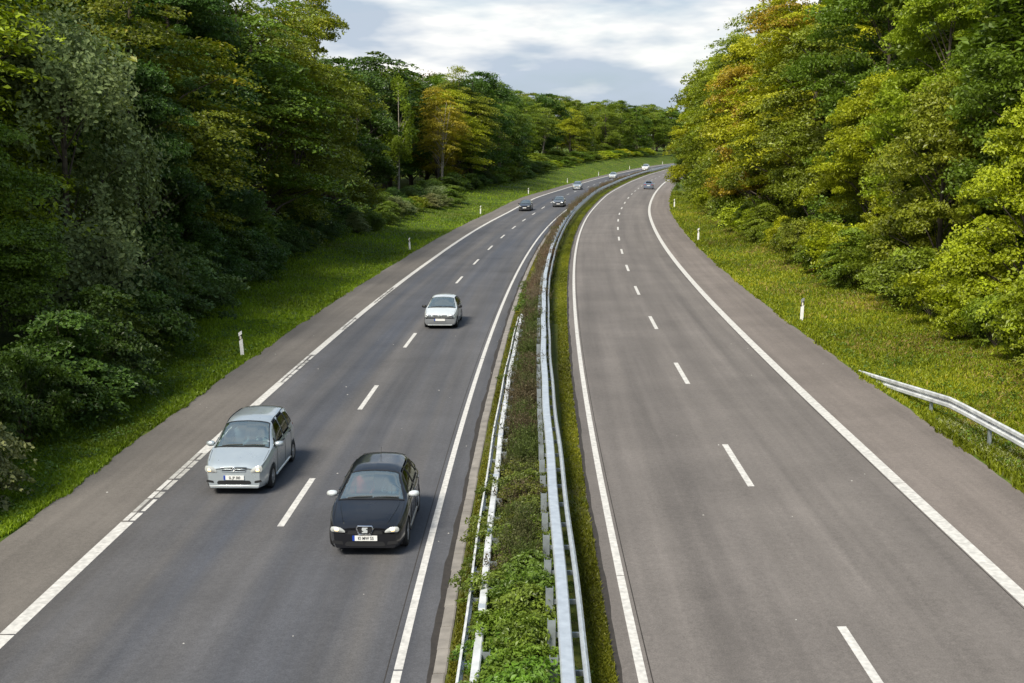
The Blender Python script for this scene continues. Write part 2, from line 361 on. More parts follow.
# narrow dark seams beside lines (old pavement joint)
mb = MB(); strip(mb, -40, 500, OL['L4']+.14, OL['L4']+.16, .002); strip(mb, -40, 500, OL['L6']-.2, OL['L6']-.18, .002)
strip(mb, -40, 500, OL['L3']-.2, OL['L3']-.18, .002); marking(mb, 'pavement_joint', 'tar')
def wander(mb, s0, o0, s1, o1_, w, seed, amp=.1):
    n = max(4, int(math.hypot(s1-s0, o1_-o0)/.35)); rg = np.random.default_rng(seed); t = np.linspace(0, 1, n); j = np.cumsum(rg.normal(0, amp*.35, n)); j -= t*j[-1]
    along = abs(s1-s0) > abs(o1_-o0); s = s0+(s1-s0)*t+(0 if along else j); o = o0+(o1_-o0)*t+(j if along else 0); ww = w*rg.uniform(.5, 1.3, n)
    A = road(s-(0 if along else ww), o-(ww if along else 0)); B_ = road(s+(0 if along else ww), o+(ww if along else 0)); V = np.concatenate([A, B_]); V[:, 2] += RZ+.0025
    mb.add(V, [(i, i+1, n+i+1, n+i) for i in range(n-1)])
mb = MB()
for i, q in enumerate([(70, -9.2, 71, -14.6, .015), (84, -7.8, 85, -14.5, .02), (96, -7.8, 97, -14.6, .03), (121, -7.8, 122, -14.6, .03), (88, -3.4, 88.6, 5.8, .02), (112, -3.4, 112.6, 5.8, .03)]): wander(mb, *q, 60+i)
marking(mb, 'sealed_cracks', 'tar')
mb = MB(); rg = random.Random(3)
for i in range(46):
    s_ = rg.uniform(16, 60); o_ = rg.choice([rg.uniform(-17, -8), rg.uniform(-3.8, 6), rg.uniform(-7.5, -7.05)]); q = road(s_, o_); w_ = rg.uniform(.012, .03); z_ = q[2]+RZ
    mb.add([(q[0]-w_, q[1]-w_*.6, z_+.002), (q[0]+w_*.8, q[1]-w_, z_+.002), (q[0]+w_, q[1]+w_*.7, z_+.003), (q[0]-w_*.5, q[1]+w_, z_+.002), (q[0], q[1], z_+w_*.7)], [(0, 1, 4), (1, 2, 4), (2, 3, 4), (3, 0, 4)])
tag(mb.build('road_grit', M['oldpaint']), 'pale stone chips and grit scattered on the asphalt', 'grit', kind='stuff')
# kerb of the median on the oncoming side
mb = MB(); s = -40.
while s < 420:
    l = 1.0 if s < 130 else 6.0
    n = np.array([s+.01, s+l-.01]); prof = [(-7.0, -.05), (-7.0, .015), (-6.98, .035), (-6.80, .045), (-6.77, .03), (-6.77, -.1)]
    j = rnd.uniform(-.012, .012) if s < 130 else 0
    V = []
    for ss_ in n:
        for oo_, zz_ in prof: q = road(ss_, oo_+j).copy(); q[2] += RZ+zz_+j*.4; V.append(q)
    m = len(prof); mb.add(V, [(i, i+1, m+i+1, m+i) for i in range(m-1)]+[tuple(range(m)), tuple(range(2*m-1, m-1, -1))]); s += l
tag(mb.build('median_kerb', M['concrete']), kind='structure')
mb = MB()
s = np.arange(-40, 200, .5); a = road(s, -7.08+edge_wob(s, 3, .05)-.04); b = road(s, -6.985); V = np.concatenate([a, b]); V[:, 2] += RZ+.003
mb.add(V, [(i, len(s)+i, len(s)+i+1, i+1) for i in range(len(s)-1)])
a = road(s, -4.0); b = road(s, -3.90+edge_wob(s, 5, .03)); V = np.concatenate([a, b]); V[:, 2] += RZ+.003
mb.add(V, [(i, len(s)+i, len(s)+i+1, i+1) for i in range(len(s)-1)])
tag(mb.build('gutter_dirt', M['tar']), kind='structure')
# median soil
sheet('median_soil', np.concatenate([np.arange(-40, 130, .8), np.arange(130, 500, 4)]), np.array([-6.785, -6.6, -6.4, -6.2, -6.0, -5.8, -5.6, -5.4, -5.2, -5.0, -4.8, -4.5, -4.2, -4.02]),
      lambda s, o: road(s, o)+np.stack([0*s, 0*s, RZ+.01+.03*bump(s*9, o*14)+.10*np.exp(-((o+5.5)/.7)**2)], -1), M['soil'])

# ------------------------------------------------------------------ crash barriers
def sweep(s, o, h, prof, cap=True):
    """prof (do, dz) closed section swept along chainages s at offset o (arrays) and height h"""
    m = len(prof); n = len(s); o = np.broadcast_to(o, (n,)); h = np.broadcast_to(h, (n,)); V = []
    for i in range(n):
        for do, dz in prof:
            q = road(s[i], o[i]+do).copy()
            q[2] = road(s[i], o[i])[2]+RZ+h[i]+dz; V.append(q)
    F = [(i*m+j, i*m+(j+1) % m, (i+1)*m+(j+1) % m, (i+1)*m+j) for i in range(n-1) for j in range(m)]
    if cap: F += [tuple(range(m))[::-1], tuple((n-1)*m+k for k in range(m))]
    return V, F
def wprof(face):
    """W-beam section, 31 cm tall; face = +1 ridges bulge towards +offset"""
    pts = [(0, .155), (.035, .125), (.035, .055), (-.04, .02), (-.04, -.02), (.035, -.055), (.035, -.125), (0, -.155)]
    back = [(x-.012, z) for x, z in pts[::-1]]
    return [(x*face, z) for x, z in pts+back]
def box_prof(w): return [(-w, .04), (-w+.02, .06), (w-.02, .06), (w, .04), (w, -.06), (-w, -.06)]
def sigma_post(mb, s, o, ztop, zbot=-.1, w=.065, d=.05):
    q = road(s, o); h = heading(s); T = Matrix.Translation(Vector(q)) @ Matrix.Rotation(-h, 4, 'Z')
    t = .008; z0, z1 = zbot, ztop+RZ
    mb.box(-w, w, -d, -d+t, z0, z1, T); mb.box(-w, -w+t, -d+t, d, z0, z1, T); mb.box(w-t, w, -d+t, d, z0, z1, T)
    return T
def safety_barrier(name, s0, s1, of_beam, of_rail, of_post, face, label, step=1.4, far_step=4.2, post_top=.80, hw=.105, mats=('steel', 'steel')):
    """front W-beam, rear box rail on top of the posts, spacers between"""
    o0 = float(of_rail(np.array([s0]))[0])
    r = empty(name, road(s0, o0).tolist())
    inv = Vector(road(s0, o0))
    def B(mb, nm, mat, smooth=False):
        mb.V = [tuple(Vector(v)-inv) for v in mb.V]; return mb.build(nm, M[mat], r, smooth)
    s = np.concatenate([np.arange(s0, min(s1, 130), 1.4), np.arange(max(s0, 130), s1, 5)]) if s1 > 130 else np.arange(s0, s1, 1.4)
    wob = .012*np.sin(s*.7)+.01*np.sin(s*.23+2)
    mb = MB(); mb.add(*sweep(s, of_beam(s)+wob, .57+wob*.5, wprof(face))); B(mb, 'beam', mats[1])
    mb = MB(); mb.add(*sweep(s, of_rail(s)+wob, .78, box_prof(hw))) if s1 < 100 else mb.add(*sweep(s[s < 92], of_rail(s[s < 92])+wob[s < 92], .78, box_prof(hw))); mb.add(*sweep(s[s > 90], of_rail(s[s > 90]), .60, wprof(-1))) if s1 > 100 else None; B(mb, 'top_rail', mats[0])
    # splice plates with bolts
    for a in np.arange(s0+2.6, min(s1, 60), 4.2):
        q0 = float(of_rail(np.array([a]))[0]); mb = MB()
        mb.add(*sweep(np.array([a-.10, a+.10]), q0, .841, [(-.06, 0), (.06, 0), (.06, .004), (-.06, .004)]))
        B(mb, 'splice_plate', 'steel')
    a = s0+.7; k = 0
    while a < s1-1 and k < 96:
        op = float(of_post(np.array([a]))[0]); mb = MB(); T = sigma_post(mb, a, op, post_top)
        B(mb, 'post', 'steel_d')
        ob_ = float(of_beam(np.array([a]))[0]); lo, hi = sorted((0, ob_-op)); mb = MB(); mb.box(lo+.06, hi-.035, -.02, .02, .50+RZ, .58+RZ, T); B(mb, 'spacer', 'steel_d')
        a += step if a < 75 else (far_step if a < 130 else 8.4); k += 1
    return tag(r, label, 'crash barrier')
fb = lambda s: -4.50-.50*sstep(12, 75, s)-.0*s
fr = lambda s: -4.80-.50*sstep(12, 85, s)
fp = lambda s: fr(s)-.20
safety_barrier('crash_barrier', -12, 400, fb, fr, fp, 1, 'long galvanised double-rail crash barrier along the right-hand carriageway side of the planted median')
fb2 = lambda s: -6.47+.13*sstep(12, 60, s)
fr2 = lambda s: -6.20+.02*sstep(12, 60, s)
fp2 = lambda s: fr2(s)+.14
def left_barrier():
    return safety_barrier('crash_barrier', -12, 57.5, fb2, fr2, fp2, -1, 'short weathered crash barrier on the oncoming side of the median, ending in dry weeds', hw=.07, mats=('steel_w', 'steel_w'))
left_barrier()

def roadside_rail():
    s = np.concatenate([np.arange(-15, 30, 2.1), np.linspace(30, 43.5, 14)])
    f = lambda s: np.minimum(7.05, 6.28+(44-s)*.052); hh = lambda s: .66-.84*np.clip((s-34)/9.5, 0, 1)
    gz = lambda s, o: np.asarray(s)*0-.06
    r = empty('guard_rail', road(30, 7.0).tolist()); inv = Vector(road(30, 7.0))
    mb = MB(); mb.add(*sweep(s, f(s), hh(s)+gz(s, f(s)), [(x*.9, z*1.1) for x, z in wprof(-1)])); mb.V = [tuple(Vector(v)-inv) for v in mb.V]; mb.build('beam', M['steel_w'], r)
    for a in (-10.5, -6.3, -2.1, 2.1, 6.3, 10.5, 14.7, 18.9, 23.1, 27.3, 31.5, 35.7):
        mb = MB(); o = float(f(np.array([a]))[0]); g = float(gz(a, o)); sigma_post(mb, a, o+.07, float(hh(np.array([a]))[0])+.12+g, g-.15, .04, .05)
        mb.V = [tuple(Vector(v)-inv) for v in mb.V]; mb.build('post', M['steel_d'], r)
    return tag(r, 'pale steel guard rail on the right verge, sloping into the ground at its far end', 'guard rail')
roadside_rail()

# ------------------------------------------------------------------ delineator posts
M['plastic_w'] = simple('white_plastic', (.78, .78, .76), .5, noise=.08, nscale=4)
M['plastic_b'] = simple('black_plastic', (.012, .012, .013), .5)
M['reflector'] = simple('reflector', (.75, .72, .6), .15, spec=1)
M['grey_cap'] = simple('grey_plastic', (.22, .23, .24), .6)
def marker_post():
    r = empty('delineator_post', (0, 0, 0)); prof = lambda w: [(-.075*w, -.04), (.075*w, -.04), (.05*w, .02), (0, .055), (-.05*w, .02)]
    def body(z0, z1, sc, slant=0):
        V = []; P = prof(1)
        for z in (z0, z1):
            for x, y in P:
                V.append((x*sc, y*sc, z+(slant*x if z in (z0, z1) else 0)))
        n = len(P); return MB().add(V, [(i, (i+1) % n, n+(i+1) % n, n+i) for i in range(n)]+[tuple(range(n))[::-1], tuple(range(n, 2*n))])
    body(-.1, .70, 1.0, .6).build('shaft', M['plastic_w'], r)
    body(.702, .90, 1.004, .6).build('black_band', M['plastic_b'], r)
    body(.902, 1.05, 1.0, .6).build('cap', M['plastic_w'], r)
    MB().box(-.035, .035, -.047, -.041, .72, .87).build('reflector', M['reflector'], r)
    return r
base = marker_post()
LPOST = [(50.0, -17.97, 'nearest white marker post on the left verge, beside the silver people carrier', (-.02, -.07)), (103.5, -18.25, 'white marker post, second from the camera on the left verge', (.01, -.05)),
         (156.6, -18.55, 'white marker post on the left verge just in front of the far dark hatchback', (0, .01)), (208.2, -18.6, 'white marker post, fourth from the camera on the left verge', (.01, -.01)),
         (268, -18.7, 'distant white marker post beside the far silver car in the left lane', (0, 0)), (322, -18.6, 'tiny distant marker post on the left verge, sixth from the camera, below the green bank', (0, 0.02)),
         (378, -18.5, 'tiny distant marker post below the far green bank, between the last two oncoming cars', (0, 0)), (440, -18.6, 'farthest tiny marker post on the left verge, beyond the white van', (0, 0))]
RPOST = [(55.7, 6.95, 'white marker post with grey top on the right verge beyond the guard rail', (0, .02)), (103.5, 6.75, 'white marker post, second from the camera on the right verge', (0, .01)), (160, 6.8, 'farthest white marker post on the right verge', (0, 0))]
for i, (s, o, lab, tl) in enumerate(LPOST+RPOST):
    p = base if i == 0 else copy_tree(base)
    q = ground(s, o); p.location = q.tolist(); p.rotation_euler = (tl[0], tl[1], -heading(s)+(.1 if i < 8 else -.1)); tag(p, lab, 'marker post', 'delineator posts along the verges')
    if i == 8:
        for ch in p.children:
            if ch.name.startswith('cap') or ch.name.startswith('black'):
                if ch.name.startswith('cap'): ch.data = ch.data.copy(); ch.data.materials[0] = M['grey_cap']

# ------------------------------------------------------------------ vegetation prototypes (meshes shared by the copies)
def leaves(rng, P, Nrm, size, jit, fold=.25, aspect=.62):
    """one folded rhombic leaf per point; Nrm = preferred normal"""
    n = len(P); nn = Nrm+rng.normal(0, jit, (n, 3)); nn /= np.linalg.norm(nn, axis=1, keepdims=True)+1e-9
    a = rng.normal(0, 1, (n, 3)); u = np.cross(nn, a); u /= np.linalg.norm(u, axis=1, keepdims=True)+1e-9; v = np.cross(nn, u)
    L = (size*np.clip(rng.lognormal(-.12, .34, n), .35, 1.8))[:, None]; W = L*aspect
    V = np.stack([P-u*L*.5, P+v*W*.5+nn*L*fold*.5-u*L*.05, P+u*L*.5, P-v*W*.5+nn*L*fold*.5-u*L*.05], 1).reshape(-1, 3)
    F = np.arange(n*4).reshape(n, 4); return V, F
def crown_clusters(rng, h, base, r, n, prof, lump=.3, inner=.25, nb=26, rb=.40):
    """boughs spread over the crown's outline, each carrying its own dome of leaf clusters"""
    t = rng.uniform(0, 1, nb*4); env = prof(t); keep = rng.uniform(0, 1, nb*4) < (.2+.8*env/env.max()); t = t[keep][:nb]; env = env[keep][:nb]
    a = (np.arange(len(t))*2.39996+rng.normal(0, .35, len(t))) % 6.2832
    R_ = rb*r*rng.uniform(.65, 1.35, len(t)); rad = np.maximum(0, r*env*(1+lump*rng.normal(0, .5, len(t)))-R_*.75)
    B = np.stack([rad*np.cos(a), rad*np.sin(a), base+R_*.6+t*(h-base-R_*1.5)], 1)
    w = R_**2; idx = rng.choice(len(t), n, p=w/w.sum())
    q = rng.normal(0, 1, (n, 3)); out = np.stack([np.cos(a), np.sin(a), 0*a], 1)[idx]; q += out*.55+np.array([0, 0, .45]); q /= np.linalg.norm(q, axis=1, keepdims=True)
    P = B[idx]+q*R_[idx][:, None]*rng.uniform(.55, 1.08, n)[:, None]*np.array([1, 1, .85]); P[:, 2] = np.maximum(P[:, 2], base*.8+.1)
    return P, np.arctan2(P[:, 1], P[:, 0]), np.clip((P[:, 2]-base)/(h-base), 0, 1)
PROF = {
 'oval': lambda t: np.sqrt(np.clip(1-((t-.42)/.6)**2, .02, 1)),
 'tall': lambda t: np.clip(1-(np.abs(t-.35)/.68)**2.4, .06, 1)**.8,
 'skirt': lambda t: np.clip(1-(t/1.04)**2.6, .05, 1)**.7,
 'cone': lambda t: np.clip(1.02-t, .05, 1)**.75,
 'shrub': lambda t: np.sqrt(np.clip(1-t**2.2, .05, 1)),
}
def make_crown(seed, h, base, r, ncl, per, leaf, style, prof, cl=1.0, lump=.3, jit=.45):
    rng = np.random.default_rng(seed); c, a, t = crown_clusters(rng, h, base, r, ncl, PROF[prof], lump)
    n = len(c); per_n = np.maximum(4, rng.poisson(per, n)); idx = np.repeat(np.arange(n), per_n); m = len(idx)
    rad = np.stack([np.cos(a), np.sin(a), 0*a], 1); tan = np.stack([-np.sin(a), np.cos(a), 0*a], 1); up = np.array([0, 0, 1.])
    size = cl*rng.uniform(.6, 1.35, n)
    q = rng.normal(0, 1, (m, 3)); q /= np.linalg.norm(q, axis=1, keepdims=True); rr = rng.uniform(0, 1, m)[:, None]
    if style == 'layered':     # flat drooping sprays, bare gaps between
        q = q*rr**.5; ax = np.array([1.25, .95, .16]); L = q*ax*size[idx][:, None]
        P = c[idx]+rad[idx]*L[:, :1]+tan[idx]*L[:, 1:2]+up*(L[:, 2:]-.22*L[:, :1]-.10*(L[:, :1]**2+L[:, 1:2]**2))
        Nm = up*1.0+rad[idx]*.35; 
    elif style == 'droop':     # hanging strands
        q = q*rr**.6; L = q*np.array([.5, .5, 1.2])*size[idx][:, None]
        P = c[idx]+rad[idx]*L[:, :1]+tan[idx]*L[:, 1:2]+up*(L[:, 2:]-.3); Nm = rad[idx]*.8+up*.3
    else:                      # rounded leafy clumps
        q = q*rr**.33; q[:, 2] = np.where(q[:, 2] < -.25, -q[:, 2]*.5, q[:, 2]); ax = np.array([.95, .95, .62]); L = q*ax*size[idx][:, None]
        P = c[idx]+rad[idx]*L[:, :1]+tan[idx]*L[:, 1:2]+up*(L[:, 2:]-.12*L[:, :1]); Nm = q*.9+up*.55+rad[idx]*.2
    V, F = leaves(rng, P, Nm, leaf, jit)
    clt = rng.normal(0, .7, n)+1.0*np.sin(c[:, 0]*1.1+seed)*np.sin(c[:, 1]*1.2+seed*2)*np.sin(c[:, 2]*.9)
    outer = np.clip(np.linalg.norm(P[:, :2], axis=1)/r, 0, 1.3)
    tint = np.clip(.42+.13*clt[idx]+.11*rng.normal(0, 1, m)+.12*(P[:, 2]/h-.4), 0, 1)
    return V, F, tint, c
def make_trunk(seed, h, base, r, c, r0, nlimb=36, lean=.4, forks=1):
    rng = np.random.default_rng(seed+77); mb = MB()
    for f in range(forks):
        dx, dy = rng.normal(0, lean, 2); f0 = rng.normal(0, .15, 2)*(forks > 1)
        pts = []; 
        for i in range(7):
            t = i/6; pts.append((f0[0]+dx*t**1.5+.12*math.sin(3*t+seed), f0[1]+dy*t**1.5+.1*math.sin(4*t+seed*2), -.4+(h*.88+.4)*t))
        rr = [r0*(1.25 if i == 0 else (1-.85*i/6)) for i in range(7)]; mb.tube(pts, rr, 8)
        order = rng.permutation(len(c))[:nlimb//forks]
        for k in order:
            e = c[k]; z0 = max(base*.6, e[2]-rng.uniform(.8, 3.0)-.25*np.hypot(e[0], e[1])); z0 = min(z0, h*.84); t = (z0+.4)/(h*.88+.4); i = min(5, int(t*6)); ff = t*6-i
            s = np.array(pts[i])*(1-ff)+np.array(pts[i+1])*ff; mid = (s+e)/2+np.array([0, 0, .1*np.linalg.norm(e-s)])
            rb = r0*(1-.85*t)*.42; mb.tube([s, mid, e*.97+s*.03], [rb, rb*.6, rb*.2], 5, cap=False)
    return mb
def proto(kind, seed, h, base, r, ncl, per, leaf, style, prof, cl=1., r0=.22, mat='leaf', bark='bark', lump=.3, forks=1, nlimb=36, lean=.4, jit=.45):
    V, F, t, c = make_crown(seed, h, base, r, ncl, per, leaf, style, prof, cl, lump, jit)
    me = mesh_np('crown', V, F, M[mat], False, tint=t); mb = make_trunk(seed, h, base, r, c, r0, nlimb, lean, forks)
    tm = mesh_np('trunk', mb.V, mb.F, M[bark], True)
    return dict(kind=kind, crown=me, trunk=tm, h=h, r=r)
PT = {}
PT['linden'] = [proto('linden_tree', 51, 17, .6, 4.4, 330, 250, .195, 'clump', 'skirt', 1.0, .26, jit=.75, lump=.3, nlimb=80), proto('linden_tree', 52, 20, 1.0, 4.4, 340, 250, .195, 'clump', 'tall', 1.05, .28, jit=.75, lump=.35, nlimb=80), proto('linden_tree', 53, 12, .3, 3.8, 260, 240, .185, 'clump', 'shrub', .95, .2, jit=.75, lump=.3)]
PT['maple'] = [proto('maple_tree', 1, 17, .5, 4.6, 330, 170, .21, 'clump', 'skirt', 1.05, .26), proto('maple_tree', 2, 19, .8, 4.8, 340, 170, .21, 'clump', 'tall', 1.1, .28)]
PT['beech'] = [proto('beech_tree', 3, 19, 1.5, 4.8, 300, 140, .20, 'layered', 'tall', 1.35, .3), proto('beech_tree', 4, 17, 1.0, 4.6, 260, 140, .20, 'layered', 'skirt', 1.35, .27)]
PT['oak'] = [proto('broadleaf_tree', 5, 18, 2.2, 4.6, 200, 110, .30, 'clump', 'oval', 1.25, .28), proto('broadleaf_tree', 6, 18, 1.0, 4.3, 200, 110, .30, 'clump', 'tall', 1.2, .26), proto('broadleaf_tree', 7, 16, 4.5, 4.0, 150, 100, .30, 'layered', 'oval', 1.4, .2)]
PT['slim'] = [proto('slender_tree', 8, 17, 3.0, 2.2, 110, 90, .22, 'droop', 'tall', 1.0, .13, mat='leaf_dull', bark='bark_pale', lump=.45), proto('slender_tree', 9, 14, 5, 3.0, 120, 80, .24, 'layered', 'oval', 1.0, .12, bark='bark_pale', forks=2, lean=1.2)]
PT['willow'] = [proto('willow_tree', 10, 12, .6, 3.6, 260, 130, .16, 'droop', 'skirt', 1.1, .2, mat='leaf_dull', lump=.4)]
PT['shrub'] = [proto('shrub', 11, 3.0, .05, 2.0, 90, 120, .15, 'clump', 'shrub', .6, .05, nlimb=20), proto('shrub', 12, 4.5, .05, 2.3, 130, 120, .17, 'layered', 'shrub', .75, .06, nlimb=24), proto('shrub', 13, 2.0, .02, 1.6, 70, 110, .12, 'clump', 'shrub', .5, .04, nlimb=14)]
PT['median'] = [proto('median_bush', 14, .75, .0, .62, 60, 60, .062, 'clump', 'shrub', .17, .012, nlimb=14, lean=.1), proto('median_bush', 15, .6, .0, .7, 60, 60, .055, 'clump', 'shrub', .18, .012, nlimb=12, lean=.1), proto('median_bush', 16, .9, .0, .55, 60, 50, .07, 'layered', 'shrub', .2, .012, nlimb=16, lean=.1)]
ORD = ['nearest', 'second', 'third', 'fourth', 'fifth', 'sixth', 'seventh', 'eighth', 'ninth', 'tenth', 'eleventh', 'twelfth', 'thirteenth', 'fourteenth', 'fifteenth', 'sixteenth', 'seventeenth', 'eighteenth', 'nineteenth', 'twentieth']
def ordn(i):
    if i < 20: return ORD[i]
    tens = {20: 'twenty', 30: 'thirty', 40: 'forty', 50: 'fifty'}[(i+1)//10*10] if (i+1) < 60 else 'sixty'
    u = (i+1) % 10; return tens+('-'+['', 'first', 'second', 'third', 'fourth', 'fifth', 'sixth', 'seventh', 'eighth', 'ninth'][u] if u else 'th')
def plant(pr, s, o, h=None, col=(.05, .09, .015), au=1.0, rz=0, wide=1., label=None, cat='tree', group=None, name=None, tilt=(0, 0)):
    q = ground(s, o); sc = (h/pr['h']) if h else 1.
    r = empty(name or pr['kind'], q.tolist(), rz); r.scale = (sc*wide, sc*wide, sc); r.rotation_euler = (tilt[0], tilt[1], rz)
    t = link('trunk' if cat == 'tree' else 'stems', pr['trunk'], r); c = link('crown' if cat == 'tree' else 'foliage', pr['crown'], r); c.color = (*col, au)
    return tag(r, label, cat, group)

R = random.Random(21)
def shade(c, k=.18):
    f = 1+R.uniform(-k, k); return (c[0]*f*(1+R.uniform(-.12, .12)), c[1]*f, c[2]*f)
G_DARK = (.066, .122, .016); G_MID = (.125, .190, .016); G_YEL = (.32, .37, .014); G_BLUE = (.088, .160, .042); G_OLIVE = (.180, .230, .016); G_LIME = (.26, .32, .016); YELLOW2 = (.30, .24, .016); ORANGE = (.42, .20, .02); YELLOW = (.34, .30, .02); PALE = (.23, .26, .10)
CN = {G_LIME: 'fresh green', YELLOW2: 'yellowing', G_DARK: 'dark green', G_MID: 'mid green', G_YEL: 'yellow-green', G_BLUE: 'bluish green', G_OLIVE: 'olive green', ORANGE: 'orange', YELLOW: 'golden yellow', PALE: 'pale grey-green'}
# ---- left forest edge: front row, explicit (chainage, offset, height, prototype, colour, autumn)
LF = [
 (27, -25.5, 12.5, ('willow', 0), PALE, 1), (36, -28, 19.0, ('linden', 1), G_MID, .5), (41, -24.5, 10.0, ('maple', 0), G_MID, 1), (46.5, -30, 21, ('beech', 1), G_YEL, .1), (50, -25.2, 14.5, ('willow', 0), PALE, 1),
 (57, -30, 20.0, ('oak', 1), G_OLIVE, .5), (62, -26.5, 13.5, ('linden', 0), G_DARK, 1), (68, -29, 20.5, ('beech', 0), G_OLIVE, .3), (74, -27.2, 13.0, ('maple', 1), G_BLUE, 1), (80, -30, 21.5, ('linden', 1), G_DARK, 1),
 (87, -28.5, 21.0, ('beech', 1), G_MID, .8), (95, -29.0, 21.5, ('beech', 0), G_OLIVE, .4), (102, -28, 21.0, ('beech', 1), G_OLIVE, .15), (110, -28.3, 22.5, ('linden', 1), G_OLIVE, .5), (124, -34, 17.8, ('oak', 0), G_MID, 1),
 (136, -36, 18.8, ('slim', 0), G_OLIVE, 1), (148, -36, 18.8, ('oak', 0), G_DARK, 1), (160, -36, 19.8, ('oak', 1), G_DARK, 1), (172, -33.0, 18.8, ('slim', 0), G_OLIVE, 1), (188, -29.8, 15.9, ('slim', 1), YELLOW, .0), (198, -32.5, 17.3, ('beech', 0), YELLOW, .5),
 (205, -31.5, 17.3, ('beech', 1), G_YEL, .2), (213, -32, 21.8, ('beech', 0), G_OLIVE, .7),
 (219, -31, 21.8, ('oak', 1), G_DARK, 1), (234, -31, 21.8, ('oak', 0), G_DARK, 1), (251, -31, 21.3, ('beech', 0), G_MID, .9), (268, -33, 20.3, ('oak', 1), G_DARK, 1), (288, -38, 20.3, ('oak', 0), G_MID, .8),
 (300, -40, 14.0, ('slim', 1), ORANGE, .1), (312, -41, 20.0, ('slim', 0), G_OLIVE, .5), (322, -42, 19.0, ('oak', 1), G_OLIVE, .4), (338, -42, 19.0, ('beech', 0), G_MID, .6), (350, -40, 17.0, ('slim', 1), G_OLIVE, .6), (362, -42, 20.0, ('oak', 0), G_DARK, .8),
 (380, -38, 16.0, ('beech', 1), G_YEL, .5), (395, -39, 20.0, ('oak', 1), G_MID, .8), (412, -38, 18.0, ('slim', 0), G_OLIVE, .6), (428, -37, 20.0, ('beech', 0), G_OLIVE, .6), (446, -36, 20.0, ('oak', 0), G_MID, .9), (466, -34, 20.0, ('oak', 1), G_MID, .8), (488, -33, 20.0, ('beech', 1), G_OLIVE, .7), (512, -32, 19.0, ('oak', 2), G_MID, .8), (540, -31, 19.0, ('oak', 0), G_MID, .8)]
SP = {'linden': 'rounded large-leaved tree', 'willow': 'drooping willow-like tree', 'beech': 'beech with layered drooping sprays', 'maple': 'bushy maple with foliage to the ground', 'oak': 'rounded broadleaf tree', 'slim': 'slender pale-stemmed tree'}
def spot(s, side):
    posts = [50, 103.5, 156.6, 208, 268, 322, 378, 440]; names = ['nearest', 'second', 'third', 'fourth', 'fifth', 'sixth', 'seventh', 'farthest']
    i = int(np.argmin([abs(s-p) for p in posts])); rel = 'nearer than' if s < posts[i]-4 else ('beyond' if s > posts[i]+4 else 'level with')
    return f'{rel} the {names[i]} left marker post'
for i, (s, o, h, (k, j), col, au) in enumerate(LF):
    plant(PT[k][j], s, o, h, shade(col, .08), au, R.uniform(0, 6.28), R.uniform(.95, 1.12) if s < 280 else 1.25, f'{CN[col]} {SP[k]}, {ordn(i)} along the left forest edge', 'tree', 'front row of trees along the left forest edge')
# ---- left second and third rows, only glimpsed
def backrow(side, rows, lab, grp):
    for (s0, s1, ds, o, hh, pal) in rows:
        s = s0
        while s < s1:
            k, j = R.choice([('oak', 0), ('oak', 1), ('oak', 0), ('beech', 0), ('oak', 2)]); c = R.choice(pal)
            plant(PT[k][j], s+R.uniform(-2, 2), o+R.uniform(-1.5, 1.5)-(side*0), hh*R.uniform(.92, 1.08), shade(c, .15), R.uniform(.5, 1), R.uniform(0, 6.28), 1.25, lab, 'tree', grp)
            s += ds*R.uniform(.85, 1.15)
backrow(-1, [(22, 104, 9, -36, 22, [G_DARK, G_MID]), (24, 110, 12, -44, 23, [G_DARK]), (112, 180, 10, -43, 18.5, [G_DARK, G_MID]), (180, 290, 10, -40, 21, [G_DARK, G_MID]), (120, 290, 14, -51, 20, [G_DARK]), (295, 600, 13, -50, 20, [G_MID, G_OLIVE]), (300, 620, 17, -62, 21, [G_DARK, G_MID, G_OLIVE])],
        'tall green tree inside the left forest, half hidden behind the front row', 'inner trees of the left forest')
tree = lambda *a, **k: plant(*a, **k)
tree(PT['slim'][0], 330, -70, 27, (.20, .13, .09), 1, 1.0, 2.2, 'bare reddish-brown treetop rising above the far skyline of the left forest', 'tree')
# ---- right forest edge
RF = [
 (24, 17.5, 13, ('linden', 0), G_YEL, 1), (31, 16.5, 14.5, ('linden', 1), G_YEL, 1), (37.5, 15.2, 12.5, ('linden', 2), G_LIME, 1), (45, 17.0, 15.5, ('linden', 0), G_LIME, .9), (49.5, 14.6, 9.0, ('linden', 2), G_YEL, .7), (56, 18.0, 20, ('linden', 1), G_MID, 1),
 (60, 14.4, 10.5, ('linden', 2), G_OLIVE, .4), (67, 16.4, 18.0, ('linden', 1), G_LIME, 1), (74, 14.6, 12.5, ('linden', 0), G_YEL, .5), (82, 16.6, 21, ('linden', 1), G_MID, 1), (90, 14.4, 17, ('linden', 0), G_OLIVE, .8),
 (99, 15.4, 23, ('beech', 0), G_YEL, .5), (107, 13.8, 17, ('linden', 0), G_OLIVE, .6), (115, 15.0, 22.5, ('linden', 1), YELLOW2, .95), (124, 13.6, 19, ('linden', 0), G_YEL, .5), (134, 14.8, 23, ('beech', 1), G_OLIVE, .5), (144, 13.4, 20, ('linden', 1), G_LIME, .8),
 (155, 13.8, 22, ('beech', 0), G_OLIVE, .6), (167, 12.8, 19.5, ('linden', 1), G_YEL, .8), (180, 12.6, 20.5, ('oak', 0), G_LIME, .8), (194, 12.0, 19, ('linden', 0), G_YEL, .8), (209, 12, 18, ('oak', 1), G_YEL, .9), (226, 13, 18, ('oak', 0), G_MID, .9)]
